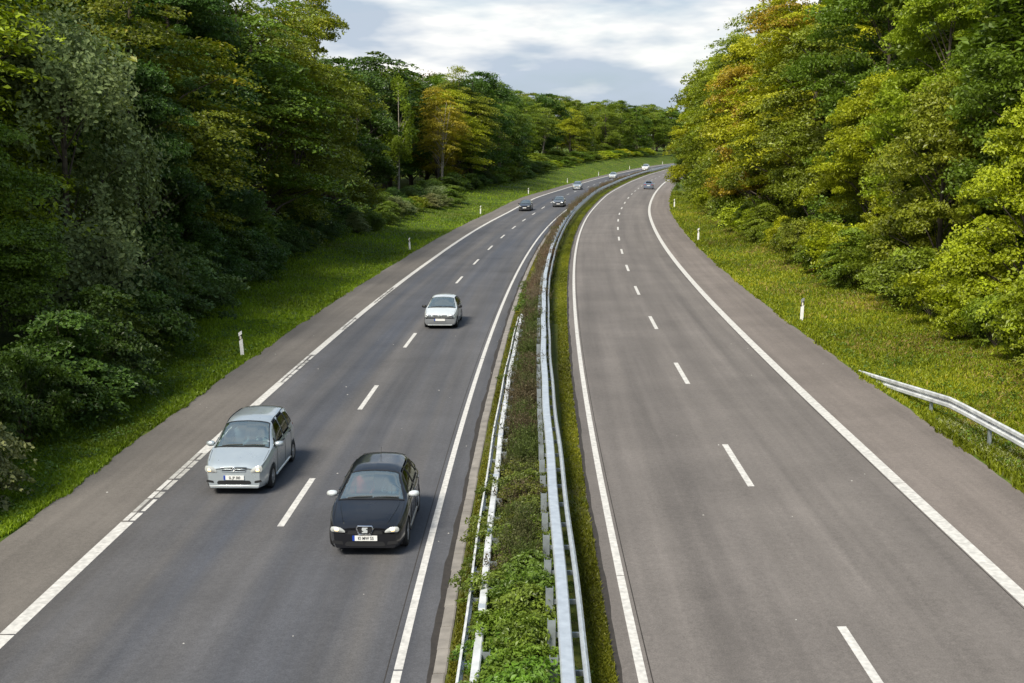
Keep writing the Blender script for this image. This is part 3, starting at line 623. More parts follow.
def spotr(s):
    if s < 40: return 'behind the guard rail'
    if s < 50: return 'near the end of the guard rail'
    posts = [55.7, 103.5, 160]; names = ['nearest', 'second', 'farthest']
    i = int(np.argmin([abs(s-p) for p in posts])); rel = 'nearer than' if s < posts[i]-3 else ('beyond' if s > posts[i]+3 else 'level with')
    return f'{rel} the {names[i]} right marker post'
for i, (s, o, h, (k, j), col, au) in enumerate(RF):
    plant(PT[k][j], s, o, h, shade(col, .07), .45+.55*au, R.uniform(0, 6.28), R.uniform(.95, 1.06), f'{CN[col]} {SP[k]}, {ordn(i)} along the right forest edge', 'tree', 'front row of trees along the right forest edge')
backrow(1, [(20, 95, 10, 23, 20, [G_MID, G_OLIVE]), (96, 240, 11, 22.5, 22, [G_MID, G_OLIVE]), (24, 200, 14, 31, 22, [G_DARK, G_MID])], 'tall green tree inside the right forest, half hidden behind the front row', 'inner trees of the right forest')
tree(PT['maple'][0], 200, 8.6, 9.5, G_MID, 1, 2.0, 1.05, label='low dark leafy tree overhanging the right shoulder beside the far blue-grey car', name='overhanging_tree')

# ---- shrubs at the forest edges
def shrubs(lst, side, grp):
    for i, (s, o, h, j, col, w) in enumerate(lst):
        if s < 110: j = 1 if h > 3.3 else (0 if h > 2.3 else 2); w = w*(.82 if j == 1 else .9)*(1 if s > 36 else .9)
        plant(PT['shrub'][j], s, o, h, shade(col, .1), 1, R.uniform(0, 6.28), w, f'{CN[col]} shrub, {ordn(i)} along the foot of the {side} forest', 'shrub', grp)
LS = []
s = 20.; rr = random.Random(5)
while s < 112:
    fo = np.interp(s, [20, 29, 34, 43, 73, 103, 112], [-18.9, -19.3, -19.9, -21, -24.6, -26, -27])
    LS.append((s, fo-.35+rr.uniform(-.5, .3), rr.uniform(2.6, 4.6), rr.choice([0, 0, 1, 2]), PALE if s < 29 else rr.choice([G_DARK, G_DARK, G_BLUE, G_MID]), rr.uniform(.85, 1.15))); s += rr.uniform(2.2, 3.4)
while s < 170:
    LS.append((s, -24.5+rr.uniform(-1.5, 1.0), rr.uniform(1.4, 2.6), rr.choice([0, 2, 1]), rr.choice([G_OLIVE, G_MID, G_MID, PALE]), rr.uniform(.9, 1.3)))
    LS.append((s+1, -28.5+rr.uniform(-1.5, 1.0), rr.uniform(2, 3.5), rr.choice([0, 2, 1]), rr.choice([G_DARK, G_MID]), rr.uniform(.9, 1.3))); s += rr.uniform(2.8, 4.2)
while s < 285:
    LS.append((s, -28+rr.uniform(-1., 1.0), rr.uniform(2, 3.5), rr.choice([0, 1]), rr.choice([G_DARK, G_DARK, G_MID]), rr.uniform(1.1, 1.5))); s += rr.uniform(6, 9)
while s < 470:
    LS.append((s, -30+rr.uniform(-1., 1.0), rr.uniform(2, 3.2), 0, rr.choice([G_MID, G_YEL]), rr.uniform(1.6, 2.2)))
    LS.append((s+3, -35+rr.uniform(-1., 1.0), rr.uniform(2.5, 4.2), 1, rr.choice([G_MID, G_OLIVE]), rr.uniform(1.6, 2.2))); s += rr.uniform(8, 11)
shrubs(LS[:59], 'left', 'shrubs along the foot of the left forest')
for (s, o, h, j, col, w) in LS[59:]:
    plant(PT['shrub'][j], s, o, h, shade(col, .1), 1, R.uniform(0, 6.28), w, 'small distant green shrub on the far left bank', 'shrub', 'distant shrubs on the far left bank')
RS = []; s = 18.
while s < 205:
    fo = np.interp(s, [18, 38, 51, 63, 103, 141, 205], [11.6, 11.4, 11.2, 11.3, 10.9, 10.0, 9.2])
    RS.append((s, fo+.9+rr.uniform(-.3, .4), rr.uniform(1.8, 3.6), rr.choice([0, 0, 1, 2]), rr.choice([G_OLIVE, G_OLIVE, G_YEL]), rr.uniform(.85, 1.1))); s += rr.uniform(2.6, 4.0) if s < 110 else rr.uniform(5, 7)
shrubs(RS, 'right', 'shrubs along the foot of the right forest')

# ---- median planting
def median():
    n = 0; rr = random.Random(8); s = 12.
    while s < 29:
        for o in (-5.85+rr.uniform(-.1, .1), -5.36+rr.uniform(-.06, .06)):
            pr = PT['median'][rr.choice([0, 1, 1, 2])]; q = road(s, o); r = empty('median_bush', (q+[0, 0, .04]).tolist(), rr.uniform(0, 6.28)); k = rr.uniform(.8, 1.15); r.scale = (k, k, k*rr.uniform(.8, 1.2))
            link('stems', pr['trunk'], r); c = link('foliage', pr['crown'], r); c.color = (*shade((.12+.02*sstep(14, 27, s), .215-.05*sstep(14, 27, s), .020+.006*sstep(14, 27, s)), .16), 1)
            tag(r, ['', f'leafy green bush in the median between the two crash barriers, {ordn(n)} from the camera'][1], 'bush', 'green bushes growing in the median'); n += 1
        s += rr.uniform(.62, .8)
median()
def weed_proto(seed, h, r, n, seeds):
    """dry stalks with seed heads, leaning every way"""
    rng = np.random.default_rng(seed); a = rng.uniform(0, 6.28, n); rr = r*np.sqrt(rng.uniform(0, 1, n)); L = h*rng.uniform(.5, 1.1, n)
    B = np.stack([rr*np.cos(a), rr*np.sin(a), 0*a], 1); ln = rng.normal(0, .22, (n, 2))*L[:, None]; T = B+np.stack([ln[:, 0], ln[:, 1], L], 1)
    w = rng.uniform(.006, .012, n); sd_ = rng.uniform(0, 6.28, n); U = np.stack([np.cos(sd_), np.sin(sd_), 0*sd_], 1)*w[:, None]; mid = (B+T)/2+rng.normal(0, .03, (n, 3))
    V = np.stack([B-U, B+U, mid+U, mid-U, mid-U, mid+U, T+U*.4, T-U*.4], 1).reshape(-1, 3); F = np.arange(n*8).reshape(n*2, 4); ti = np.repeat(rng.uniform(.1, .6, n), 2)
    m = n*seeds; idx = np.repeat(np.arange(n), seeds); tt = rng.uniform(.45, 1.02, m)[:, None]; P = B[idx]*(1-tt)+T[idx]*tt+rng.normal(0, .035, (m, 3))
    V2, F2 = leaves(rng, P, rng.normal(0, 1, (m, 3)), .05, .5); me = mesh_np('stalks', np.concatenate([V, V2]), np.concatenate([F, F2+len(V)]), M['leaf_dull'], tint=np.concatenate([ti, np.clip(rng.normal(.5, .2, m), 0, 1)]))
    return me
# dead straw in the verge
WP = [weed_proto(31, .95, .35, 110, 14), weed_proto(32, .75, .4, 110, 14), weed_proto(33, 1.1, .3, 90, 16)]
rr = random.Random(12); s = 22.; nw = 0
while s < 330:
    near = s < 90
    for o in ([-5.84+rr.uniform(-.06, .1), -5.45+rr.uniform(-.1, .1)] if near else [(-5.8 if s < 150 else -6.05)+rr.uniform(-.3, .25)]):
        if s > 60 and s < 87 and rr.random() < .35: continue
        q = road(s, o); k = rr.uniform(.75, 1.05)*((1.0 if s < 150 else 1.3) if s > 90 else (.9 if s < 33 else 1.0)); me = rr.choice(WP)
        w = link('dry_weed_clump', me); w.location = (q+[0, 0, .03]).tolist(); w.scale = (k*(1.0 if near else 1.3),)*2+(k,); w.rotation_euler = (0, 0, rr.uniform(0, 6.28))
        col = rr.choice([(.15, .12, .08), (.17, .135, .09), (.12, .115, .05), (.17, .12, .08)]) if s > 60 else rr.choice([(.085, .09, .035), (.10, .08, .045), (.075, .10, .025)])
        w.color = (*col, 1); nw += 1
        tag(w, 'clump of brown dry weed stalks in the median', 'weeds', 'dry weed clumps along the median')
    s += rr.uniform(.62, .9) if near else rr.uniform(1.1, 1.7)
print('weeds', nw)
rr = random.Random(13)
for i, (s, o, h) in enumerate([(42, -5.9, .7), (47, -5.6, .6), (53, -6.0, .75), (62, -6.0, .8), (64, -5.8, .9), (66.5, -6.1, .8), (70, -6.0, .7), (74, -6.1, .7)]):
    pr = PT['median'][i % 3]; q = road(s, o); r = empty('median_bush', (q+[0, 0, .04]).tolist(), i*1.3); r.scale = (1.1, 1.1, h/pr['h']*1.1 if False else h/.75)
    link('stems', pr['trunk'], r); c = link('foliage', pr['crown'], r); c.color = (*shade((.10, .15, .02), .1), 1)
    tag(r, f'isolated green bush among brown weeds in the median, {ordn(i)} past the dense planting', 'bush', 'green bushes among the dry weeds')

# ---- grass blades
def blades(name, s0, s1, oa, ob, n, h, w, fn, col, seed, pw=2.0, au=1, patch=0):
    rng = np.random.default_rng(seed); u = rng.uniform(0, 1, n); s = 1/((1/s0)*(1-u)+(1/s1)*u) if pw else s0+(s1-s0)*u
    o = oa(s)+(ob(s)-oa(s))*rng.uniform(0, 1, n); P = fn(s, o).copy()
    if patch: keep = (bump(P[:, 0]*2.1, P[:, 1]*2.1)+rng.normal(0, .35, n)) > -patch; P = P[keep]; s = s[keep]; n = len(P)
    sz = (s/s0)**.45; H = h*rng.uniform(.45, 1.3, n)*sz**.5*(1+.35*bump(P[:, 0]*.9, P[:, 1]*.9)); W = w*rng.uniform(.6, 1.3, n)*sz; a = rng.uniform(0, 6.28, n); U = np.stack([np.cos(a), np.sin(a), 0*a], 1)*W[:, None]*.5
    ln = rng.normal(0, .55, (n, 2))*H[:, None]; mid = P+np.stack([ln[:, 0]*.3, ln[:, 1]*.3, H*.6], 1); T = P+np.stack([ln[:, 0], ln[:, 1], H], 1); P[:, 2] -= .02
    V = np.stack([P-U, P+U, mid+U*.8, mid-U*.8, T], 1).reshape(-1, 3); b = np.arange(n)[:, None]*5
    F = np.concatenate([b+np.array([[0, 1, 2, 3]]), b+np.array([[3, 2, 4, 4]])]);
    me = bpy.data.meshes.new(name)
    F4 = (b+np.array([[0, 1, 2, 3]])); F3 = (b+np.array([[3, 2, 4]]))
    loops = np.concatenate([F4.ravel(), F3.ravel()]).astype(np.int32); me.vertices.add(len(V)); me.vertices.foreach_set('co', V.astype(np.float32).ravel())
    me.loops.add(len(loops)); me.loops.foreach_set('vertex_index', loops); me.polygons.add(2*n)
    me.polygons.foreach_set('loop_start', np.concatenate([np.arange(n)*4, 4*n+np.arange(n)*3]).astype(np.int32))
    try: me.polygons.foreach_set('loop_total', np.concatenate([np.full(n, 4), np.full(n, 3)]).astype(np.int32))
    except Exception: pass
    me.update(calc_edges=True)
    t = np.clip(.42+.30*bump(P[:, 0]*1.3, P[:, 1]*1.3)+.22*bump(P[:, 0]*.35+9, P[:, 1]*.35)+rng.normal(0, .17, n), 0, 1); at = me.attributes.new('tint', 'FLOAT', 'FACE'); at.data.foreach_set('value', np.concatenate([t, t]).astype(np.float32))
    me.materials.append(M['blade']); o_ = link(name, me); o_.color = (*col, au); return tag(o_, kind='stuff')
k_ = lambda v: (lambda s: v+0*s)
tag(blades('verge_grass', 17, 210, lambda s: OL['ER']-.02+edge_wob(s, 2, .06)+edge_wob(s*1.7, 5, .13), lambda s: 12.5+0*s, 170000, .10, .03, ground, (.23, .27, .016), 41, au=.5), 'bright yellow-green grass of the right verge between shoulder and trees', 'grass')
tag(blades('verge_grass', 19, 420, lambda s: OL['EL']+.02+edge_wob(s*1.3, 4, .14), lambda s: -20.2-np.clip(s-29, 0, 80)*.09-np.clip(s-110, 0, 60)*.03, 170000, .10, .03, ground, (.19, .28, .016), 42, au=.9), 'green grass of the left verge between shoulder and trees', 'grass')
rd = lambda s, o: road(s, o)+np.stack([0*s, 0*s, RZ+.01+.03*bump(s*9, o*14)], -1)
tag(blades('median_moss', 12, 130, k_(-4.45), k_(-4.0), 42000, .045, .02, rd, (.17, .18, .016), 43, au=.8, patch=.5), 'mossy green strip between right crash barrier and carriageway', 'moss')
tag(blades('median_moss', 12, 130, k_(-6.72), k_(-6.5), 24000, .05, .02, rd, (.17, .175, .018), 44, au=.8, patch=.4), 'mossy green strip between left kerb and crash barrier', 'moss')
tag(blades('median_grass', 12, 120, k_(-6.3), k_(-4.8), 30000, .22, .02, rd, (.10, .13, .02), 45, au=.7), 'grass and low weeds under the bushes of the median', 'grass')
tag(blades('leaf_litter', 17, 150, k_(9.6), k_(12.5), 45000, .05, .06, ground, (.30, .20, .09), 46, patch=-.05), 'brown dead leaves on the right verge under the tree edge', 'leaf litter')

tag(blades('median_moss', 55, 330, k_(-4.95), k_(-4.0), 40000, .05, .03, rd, (.15, .18, .016), 47, au=.8), 'green strip right of the far crash barrier, running to the bend', 'moss')
tag(blades('clover_flowers', 28.5, 34.5, k_(6.5), k_(7.7), 2600, .10, .035, ground, (.55, .58, .30), 48, patch=.2), 'pale clover flowers in the right verge grass under the guard rail', 'clover')
def weed_leaves(name, s0, s1, oa, ob, n, col, seed, lab):
    rng = np.random.default_rng(seed); u = rng.uniform(0, 1, n); s = 1/((1/s0)*(1-u)+(1/s1)*u); o = rng.uniform(oa, ob, n); P0_ = ground(s, o); m = 16; idx = np.repeat(np.arange(n), m)
    P = P0_[idx]+rng.normal(0, 1, (n*m, 3))*np.array([.12, .12, .05])+np.array([0, 0, .10]); V, F = leaves(rng, P, np.tile([0, 0, 1.], (n*m, 1)), .085, .4)
    o_ = link(name, mesh_np(name, V, F, M['leaf'], tint=np.clip(rng.normal(.5, .15, n)[idx]+rng.normal(0, .1, n*m), 0, 1))); o_.color = (*col, 1); tag(o_, lab, 'weeds', None, 'stuff')
weed_leaves('verge_weeds', 17, 110, 6.5, 11.5, 900, (.10, .17, .02), 51, 'low broad-leaved weeds dotted through the right verge grass')
weed_leaves('verge_weeds', 22, 150, -20.5, -17.8, 900, (.07, .13, .015), 52, 'low broad-leaved weeds dotted through the left verge grass')

tag(blades('dry_grass', 24, 160, k_(7.2), k_(11.8), 26000, .14, .03, ground, (.34, .25, .08), 61, patch=-.35), 'dry straw-coloured grass patches on the right verge', 'grass')

# ------------------------------------------------------------------ cars
M['glass'] = None
def glassmat(name, tint, refl):
    m, t, p, o = newmat(name); t.nodes.remove(p); nn = t.nodes.new; lk = t.links.new
    tr = nn('ShaderNodeBsdfTransparent'); tr.inputs[0].default_value = (*tint, 1); g = nn('ShaderNodeBsdfGlossy'); g.inputs['Roughness'].default_value = .10; g.inputs['Color'].default_value = (1.0, 1.0, .86, 1)
    fr = nn('ShaderNodeFresnel'); fr.inputs[0].default_value = 1.5; ad = nn('ShaderNodeMath'); ad.operation = 'ADD'; ad.inputs[1].default_value = refl; ad.use_clamp = True; lk(fr.outputs[0], ad.inputs[0])
    ms = nn('ShaderNodeMixShader'); lk(ad.outputs[0], ms.inputs[0]); lk(tr.outputs[0], ms.inputs[1]); lk(g.outputs[0], ms.inputs[2]); lk(ms.outputs[0], o.inputs['Surface']); return m
M['windscreen'] = glassmat('windscreen_glass', (.70, .90, .88), .50); M['side_glass'] = glassmat('side_glass', (.25, .28, .28), .05)
def paint(name, col, metal, rough=.3): return simple(name, col, rough, metal, coat=1.0, noise=.03, nscale=3)
M['silver'] = paint('silver_paint', (.50, .56, .59), .5, .30); M['palesilver'] = paint('pale_silver_paint', (.74, .78, .78), .3, .34); M['black'] = simple('black_paint', (.006, .0065, .009), .3, 0, coat=.8, noise=.03, nscale=3, spec=.3)
M['midgrey'] = paint('mid_grey_paint', (.15, .16, .17), .4, .3); M['white'] = paint('white_paint', (.78, .78, .77), 0, .35); M['bluegrey'] = paint('bluegrey_paint', (.22, .27, .36), .5, .3); M['darkgrey'] = paint('dark_grey_paint', (.045, .05, .055), .4, .3)
M['rubber'] = simple('tyre_rubber', (.018, .018, .019), .8); M['trim'] = simple('black_trim', (.014, .014, .015), .55); M['alloy'] = simple('alloy_rim', (.55, .56, .57), .3, .8)
M['chrome'] = simple('chrome', (.75, .76, .78), .12, 1.0); M['cloth'] = simple('seat_cloth', (.06, .065, .07), .9); M['dash'] = simple('dashboard_plastic', (.035, .037, .04), .7)
M['plate'] = simple('number_plate', (.80, .80, .77), .5); M['eublue'] = simple('plate_blue', (.01, .05, .35), .5); M['ink'] = simple('plate_lettering', (.01, .01, .01), .6)
M['lamp_on'] = simple('lit_headlamp', (.9, .8, .6), .15, coat=1, emis=(1, .68, .28), estr=1.5); M['lamp_dim'] = simple('headlamp', (.42, .44, .43), .12, coat=1, emis=(1, .86, .6), estr=.05)
M['lamp_glass'] = simple('headlamp_glass', (.50, .52, .54), .1, .4, coat=1); M['tail'] = simple('tail_lamp', (.35, .01, .01), .2, coat=1); M['greytrim'] = simple('grey_bumper_plastic', (.18, .19, .20), .6)
def crom(x, X, Y):
    X = np.asarray(X, float); Y = np.asarray(Y, float); x = np.clip(x, X[0], X[-1]); i = np.clip(np.searchsorted(X, x, 'right')-1, 0, len(X)-2)
    d = np.diff(Y)/np.diff(X); m = np.zeros_like(Y); m[1:-1] = np.where(d[:-1]*d[1:] > 0, 2*d[:-1]*d[1:]/(d[:-1]+d[1:]+1e-12), 0); m[0] = d[0]; m[-1] = d[-1]
    h = X[i+1]-X[i]; t = (x-X[i])/h
    return (2*t**3-3*t**2+1)*Y[i]+(t**3-2*t**2+t)*h*m[i]+(-2*t**3+3*t**2)*Y[i+1]+(t**3-t**2)*h*m[i+1]
class Shape:
    """body surface: y runs from nose (0) to tail (L); x across; z up"""
    def __init__(s, **k): s.__dict__.update(k)
    def section(s, y):
        zt = float(crom(y, *s.top)); zb = min(float(crom(y, *s.belt)), zt-.035); we = float(crom(y, *s.wid)); wt = float(crom(y, *s.roof)); wt = min(wt, we-.02)
        wb = we-.045; zl = s.zl; cr = .018+.02*(zt > 1.2)+.035*math.exp(-y/.35)
        hg = zt-zb
        P = [(0, zt), (.5*wt, zt-cr*.3), (.82*wt, zt-cr), (wt, zt-cr-min(.045, hg*.3)), (wt*.45+wb*.55+.012, zt*.42+zb*.58), (wb, zb), (we-.006, zb-.07), (we, (zb+.38)/2+.06), (we-.004, .42), (we-.012, .30), (we-.05, zl)]
        for yw in s.wheels:
            dd = s.ra**2-(y-yw)**2
            if dd > 0:
                za = s.rw+math.sqrt(dd)-.02
                P = [(x, max(z, za)) if j >= 6 else (x, z) for j, (x, z) in enumerate(P)]
        return P
    def warp(s, x, y, z):
        f = math.exp(-y/.42); W = s.W; pl = s.bow*(min(abs(x)/W, 1.05)**2.1)
        pr = s.nose(z); g = math.exp(-(s.L-y)/.3); return y+f*(pl+pr)*(1-math.exp(-0))*1.0-g*(s.tbow*(min(abs(x)/W, 1.05)**2.6)+s.tail(z)) if True else y
    def S(s, y, j, side=1):
        """point at station y and section parameter j (0 roof centre .. 10 sill)"""
        P = s.section(y); j = min(max(j, 0), 9.999); i = int(j); t = j-i; x = P[i][0]*(1-t)+P[i+1][0]*t; z = P[i][1]*(1-t)+P[i+1][1]*t
        return Vector((side*x, s.warp(x, y, z), z))
    def N(s, y, j, side):
        e = .01; a = s.S(y+e, j, side)-s.S(y-e, j, side); b = s.S(y, min(j+.05, 9.99), side)-s.S(y, max(j-.05, 0), side)
        n = b.cross(a)*(-side) if True else None
        n = a.cross(b)*side
        if n.length < 1e-9: return Vector((side, 0, 0))
        n.normalize(); c = Vector((0, s.L/2, .5)); p = s.S(y, j, side)
        return n if n.dot(p-c) > 0 else -n
    def F(s, x, z, rear=False):
        return Vector((x, s.warp(x, s.L if rear else 0, z), z))
def subdiv(vals, n):
    out = []
    for a, b in zip(vals[:-1], vals[1:]): out += [a+(b-a)*i/n for i in range(n)]
    return out+[vals[-1]]
def body_mesh(s, mb, holes):
    ys = sorted(set([round(v, 4) for v in list(np.linspace(0, s.L, 74))+[w+s.ra*k for w in s.wheels for k in (-1, -.985, -.94, .94, .985, 1)]]))
    ys = [y for y in ys if 0 <= y <= s.L]; js = subdiv(list(range(11)), 2)
    for side in (1, -1):
        V = [s.S(y, j, side) for y in ys for j in js]; m = len(js); F = []
        for a in range(len(ys)-1):
            for b in range(m-1):
                yc = (ys[a]+ys[a+1])/2; jc = (js[b]+js[b+1])/2
                if any(h(yc, jc) for h in holes): continue
                F.append((a*m+b, a*m+b+1, (a+1)*m+b+1, (a+1)*m+b))
        mb.add(V, F)
    for rear in (False, True):
        P = s.section(s.L if rear else 0); P2 = []
        for a, b in zip(P[:-1], P[1:]): P2 += [a, ((a[0]+b[0])/2, (a[1]+b[1])/2)]
        P2.append(P[-1]); fx = np.linspace(-1, 1, 15); V = []; z0 = P2[0][1]
        for (x, z) in P2:
            for f in fx: V.append(s.F(x*f, z if x > 0 else z0, rear))
        # keep the top edge following the crown
        k = 0
        for r_, (x, z) in enumerate(P2):
            for f in fx:
                if r_ <= 6:
                    xx = abs(x*f); zz = float(np.interp(xx, [p[0] for p in P2[:7]], [p[1] for p in P2[:7]])); V[k] = s.F(x*f, min(zz, 9), rear)
                k += 1
        n = len(fx); mb.add(V, [(a*n+b, a*n+b+1, (a+1)*n+b+1, (a+1)*n+b) for a in range(6, len(P2)-1) for b in range(n-1)])
def patch(s, q, off, side=1, nu=8, nv=6, th=0):
    """bilinear quad of (y, j) corners laid on the body skin"""
    (a, b, c, d) = q; V = []
    for i in range(nu+1):
        for k in range(nv+1):
            u = i/nu; v = k/nv; y = (a[0]*(1-u)+b[0]*u)*(1-v)+(d[0]*(1-u)+c[0]*u)*v; j = (a[1]*(1-u)+b[1]*u)*(1-v)+(d[1]*(1-u)+c[1]*u)*v
            V.append(s.S(y, j, side)+s.N(y, j, side)*off)
    return V, [(i*(nv+1)+k, i*(nv+1)+k+1, (i+1)*(nv+1)+k+1, (i+1)*(nv+1)+k) for i in range(nu) for k in range(nv)]
def fpatch(s, poly, off, rear=False, nu=8, nv=4, dep=.0, rnd_=0):
    """bilinear quad of (x, z) corners laid on the nose (or tail)"""
    (a, b, c, d) = poly; V = []; sg = 1 if rear else -1
    for i in range(nu+1):
        for k in range(nv+1):
            u = i/nu; v = k/nv; u0, v0 = 2*u-1, 2*v-1; u += rnd_*(u0*math.sqrt(1-v0*v0/2)-u0)/2; v += rnd_*(v0*math.sqrt(1-u0*u0/2)-v0)/2; x = (a[0]*(1-u)+b[0]*u)*(1-v)+(d[0]*(1-u)+c[0]*u)*v; z = (a[1]*(1-u)+b[1]*u)*(1-v)+(d[1]*(1-u)+c[1]*u)*v
            p = s.F(x, z, rear); p.y += sg*(off+dep*math.sin(math.pi*u)*math.sin(math.pi*v)); V.append(p)
    return V, [(i*(nv+1)+k, i*(nv+1)+k+1, (i+1)*(nv+1)+k+1, (i+1)*(nv+1)+k) for i in range(nu) for k in range(nv)]
def text_part(txt, size, loc, mat, parent, name='lettering', sx=1.):
    cu = bpy.data.curves.new('t', 'FONT'); cu.body = txt; cu.size = size; cu.align_x = 'CENTER'; cu.align_y = 'CENTER'; cu.extrude = .002; cu.offset = size*.012
    o = bpy.data.objects.new('t', cu); C.objects.link(o); bpy.context.view_layer.update(); me = bpy.data.meshes.new_from_object(o.evaluated_get(bpy.context.evaluated_depsgraph_get()))
    bpy.data.objects.remove(o); bpy.data.curves.remove(cu); me.materials.clear(); me.materials.append(mat)
    me.transform(Matrix.Translation(loc) @ Matrix.Rotation(math.pi/2, 4, 'X') @ Matrix.Diagonal((sx, 1, 1, 1))); return link(name, me, parent)
def wheel(parent, x, y, r, w, spokes, rimmat):
    side = 1 if x > 0 else -1; T = Matrix.Translation((x, y, r)); prof = [(r*.62, -w*.48), (r*.93, -w*.5), (r*.995, -w*.36), (r, 0), (r*.995, w*.36), (r*.93, w*.5), (r*.62, w*.48), (r*.60, w*.2)]
    wh = empty('wheel', (0, 0, 0)); wh.parent = parent
    MB().lathe(prof, 28, T).build('tyre', M['rubber'], wh, True)
    mb = MB(); e = side*w*.40; mb.lathe([(r*.66, e), (r*.63, e+side*.012), (r*.57, e+side*.004), (r*.55, e-side*.05), (.0, e-side*.055)], 28, T)
    for k in range(spokes):
        a = 2*math.pi*k/spokes; R_ = T @ Matrix.Rotation(a, 4, 'X'); h = .022 if spokes > 6 else .036
        mb.box(min(e-side*.03, e+side*.004), max(e-side*.03, e+side*.004), -h, h, .03, r*.60, R_)
    mb.lathe([(.055, e-side*.02), (.05, e+side*.012), (0, e+side*.014)], 14, T); mb.build('rim', rimmat, wh)
def make_car(spec):
    s = Shape(**spec['shape']); r = empty(spec.get('name', 'parked_car'), (0, 0, 0)); cw, hd, rw0, rw1 = s.cowl, s.header, s.rwin[0], s.rwin[1]
    PM = M[spec['paint']]; sw = spec['sidewin']
    def inpoly(y, j, q):
        pts = q; c = False; n = len(pts)
        for i in range(n):
            (x1, y1), (x2, y2) = pts[i], pts[(i+1) % n]
            if (y1 > j) != (y2 > j) and y < (x2-x1)*(j-y1)/(y2-y1)+x1: c = not c
        return c
    holes = [lambda y, j: cw+.05 < y < hd-.05 and j < 2.5, lambda y, j: rw0+.04 < y < rw1-.04 and j < 2.5]+[(lambda y, j, q=q: inpoly(y, j, [(a, 3.05+1.75*b) for a, b in q])) for q in sw]
    mb = MB(); body_mesh(s, mb, holes); bd = mb.build('body', PM, r, True)
    # window glass
    V, F = [], []
    mb = MB()
    for sd_ in (1, -1): mb.add(*patch(s, [(cw, 0), (hd, 0), (hd+.0, 2.78), (cw+.03, 2.86)], .006, sd_, 10, 8))
    mb.build('windscreen', M['windscreen'], r, True)
    mb = MB()
    for sd_ in (1, -1): mb.add(*patch(s, [(rw0, 0), (rw1, 0), (rw1, 2.75), (rw0, 2.7)], .006, sd_, 6, 8))
    mb.build('rear_window', M['side_glass'], r, True)
    # dark seals round the screen
    mb = MB()
    for sd_ in (1, -1):
        mb.add(*patch(s, [(cw-.05, 0), (cw+.02, 0), (cw+.03, 2.95), (cw-.01, 2.95)], .009, sd_, 2, 8)); mb.add(*patch(s, [(cw, 2.74), (hd, 2.70), (hd, 2.92), (cw, 2.96)], .009, sd_, 12, 2))
        mb.add(*patch(s, [(hd-.03, 0), (hd+.02, 0), (hd+.02, 2.8), (hd-.03, 2.8)], .009, sd_, 2, 8))
    mb.build('screen_seal', M['trim'], r, True)
    for sd_ in (1, -1):
        for q in sw:
            g = MB().add(*patch(s, [(a, 3.05+1.75*b) for a, b in q], .005, sd_, 8, 5)).build('side_window', M['side_glass'], r, True)
        fr_ = MB()
        for q in sw:
            pts = [(a, 3.05+1.75*b) for a, b in q]
            for i in range(4):
                a, b = pts[i], pts[(i+1) % 4]; fr_.tube([s.S(a[0]+(b[0]-a[0])*t, a[1]+(b[1]-a[1])*t, sd_)+s.N(a[0]+(b[0]-a[0])*t, a[1]+(b[1]-a[1])*t, sd_)*.004 for t in np.linspace(0, 1, 6)], .009, 5)
        fr_.build('window_frame', M['trim'], r)
    # underbody and arches
    mb = MB(); W = s.W; mb.box(-W+.10, W-.10, .30, s.L-.25, .19, .50)
    for yw in s.wheels: mb.box(-W+.13, W-.13, yw-s.ra+.0, yw+s.ra, .22, s.rw+s.ra-.01)
    mb.build('underbody', M['trim'], r)
    # cabin
    mb = MB(); zb = float(crom(cw+.7, *s.belt)); mb.box(-W+.12, W-.12, cw+.25, rw1-.1, .48, .56); mb.box(-W+.14, W-.14, cw+.22, cw+.62, .55, zb-.03); cab = mb.build('dashboard', M['dash'], r, bevel=.03)
    sy = cw+1.25
    for sx in (-.36, .36):
        mb = MB(); mb.box(sx-.24, sx+.24, sy-.30, sy+.22, .50, .64); T = Matrix.Translation((sx, sy+.22, .60)) @ Matrix.Rotation(-.28, 4, 'X'); mb.box(-.23, .23, -.06, .06, 0, .58, T); mb.box(-.12, .12, -.05, .05, .60, .80, T); mb.build('seat', M['cloth'], r, bevel=.04)
    mb = MB(); mb.box(-.62, .62, sy+.85, sy+1.25, .5, .66); mb.box(-.62, .62, sy+1.22, sy+1.36, .5, 1.08); mb.build('rear_bench', M['cloth'], r, bevel=.04)
    T = Matrix.Translation((.36, cw+.80, zb-.02)) @ Matrix.Rotation(-1.05, 4, 'X'); mb = MB()
    mb.tube([T @ Vector((.19*math.cos(a), .19*math.sin(a), 0)) for a in np.linspace(0, 2*math.pi, 21)], .016, 6, False); mb.tube([T @ Vector((-.18, 0, 0)), T @ Vector((.18, 0, 0))], .018, 5); mb.tube([T @ Vector((0, -.18, 0)), T @ Vector((0, 0, -.01)), T @ Vector((0, .05, -.25))], .018, 5)
    mb.build('steering_wheel', M['trim'], r)
    V = s.S(hd+.02, 0, 1); MB().box(-.10, .10, V.y-.01+.06, V.y+.09, V.z-.14, V.z-.08).build('rear_view_mirror', M['trim'], r)
    # wheels
    for yw in s.wheels:
        for sd_ in (1, -1): wheel(r, sd_*(W-.105), yw, s.rw, .19, spec.get('spokes', 5), M['alloy'])
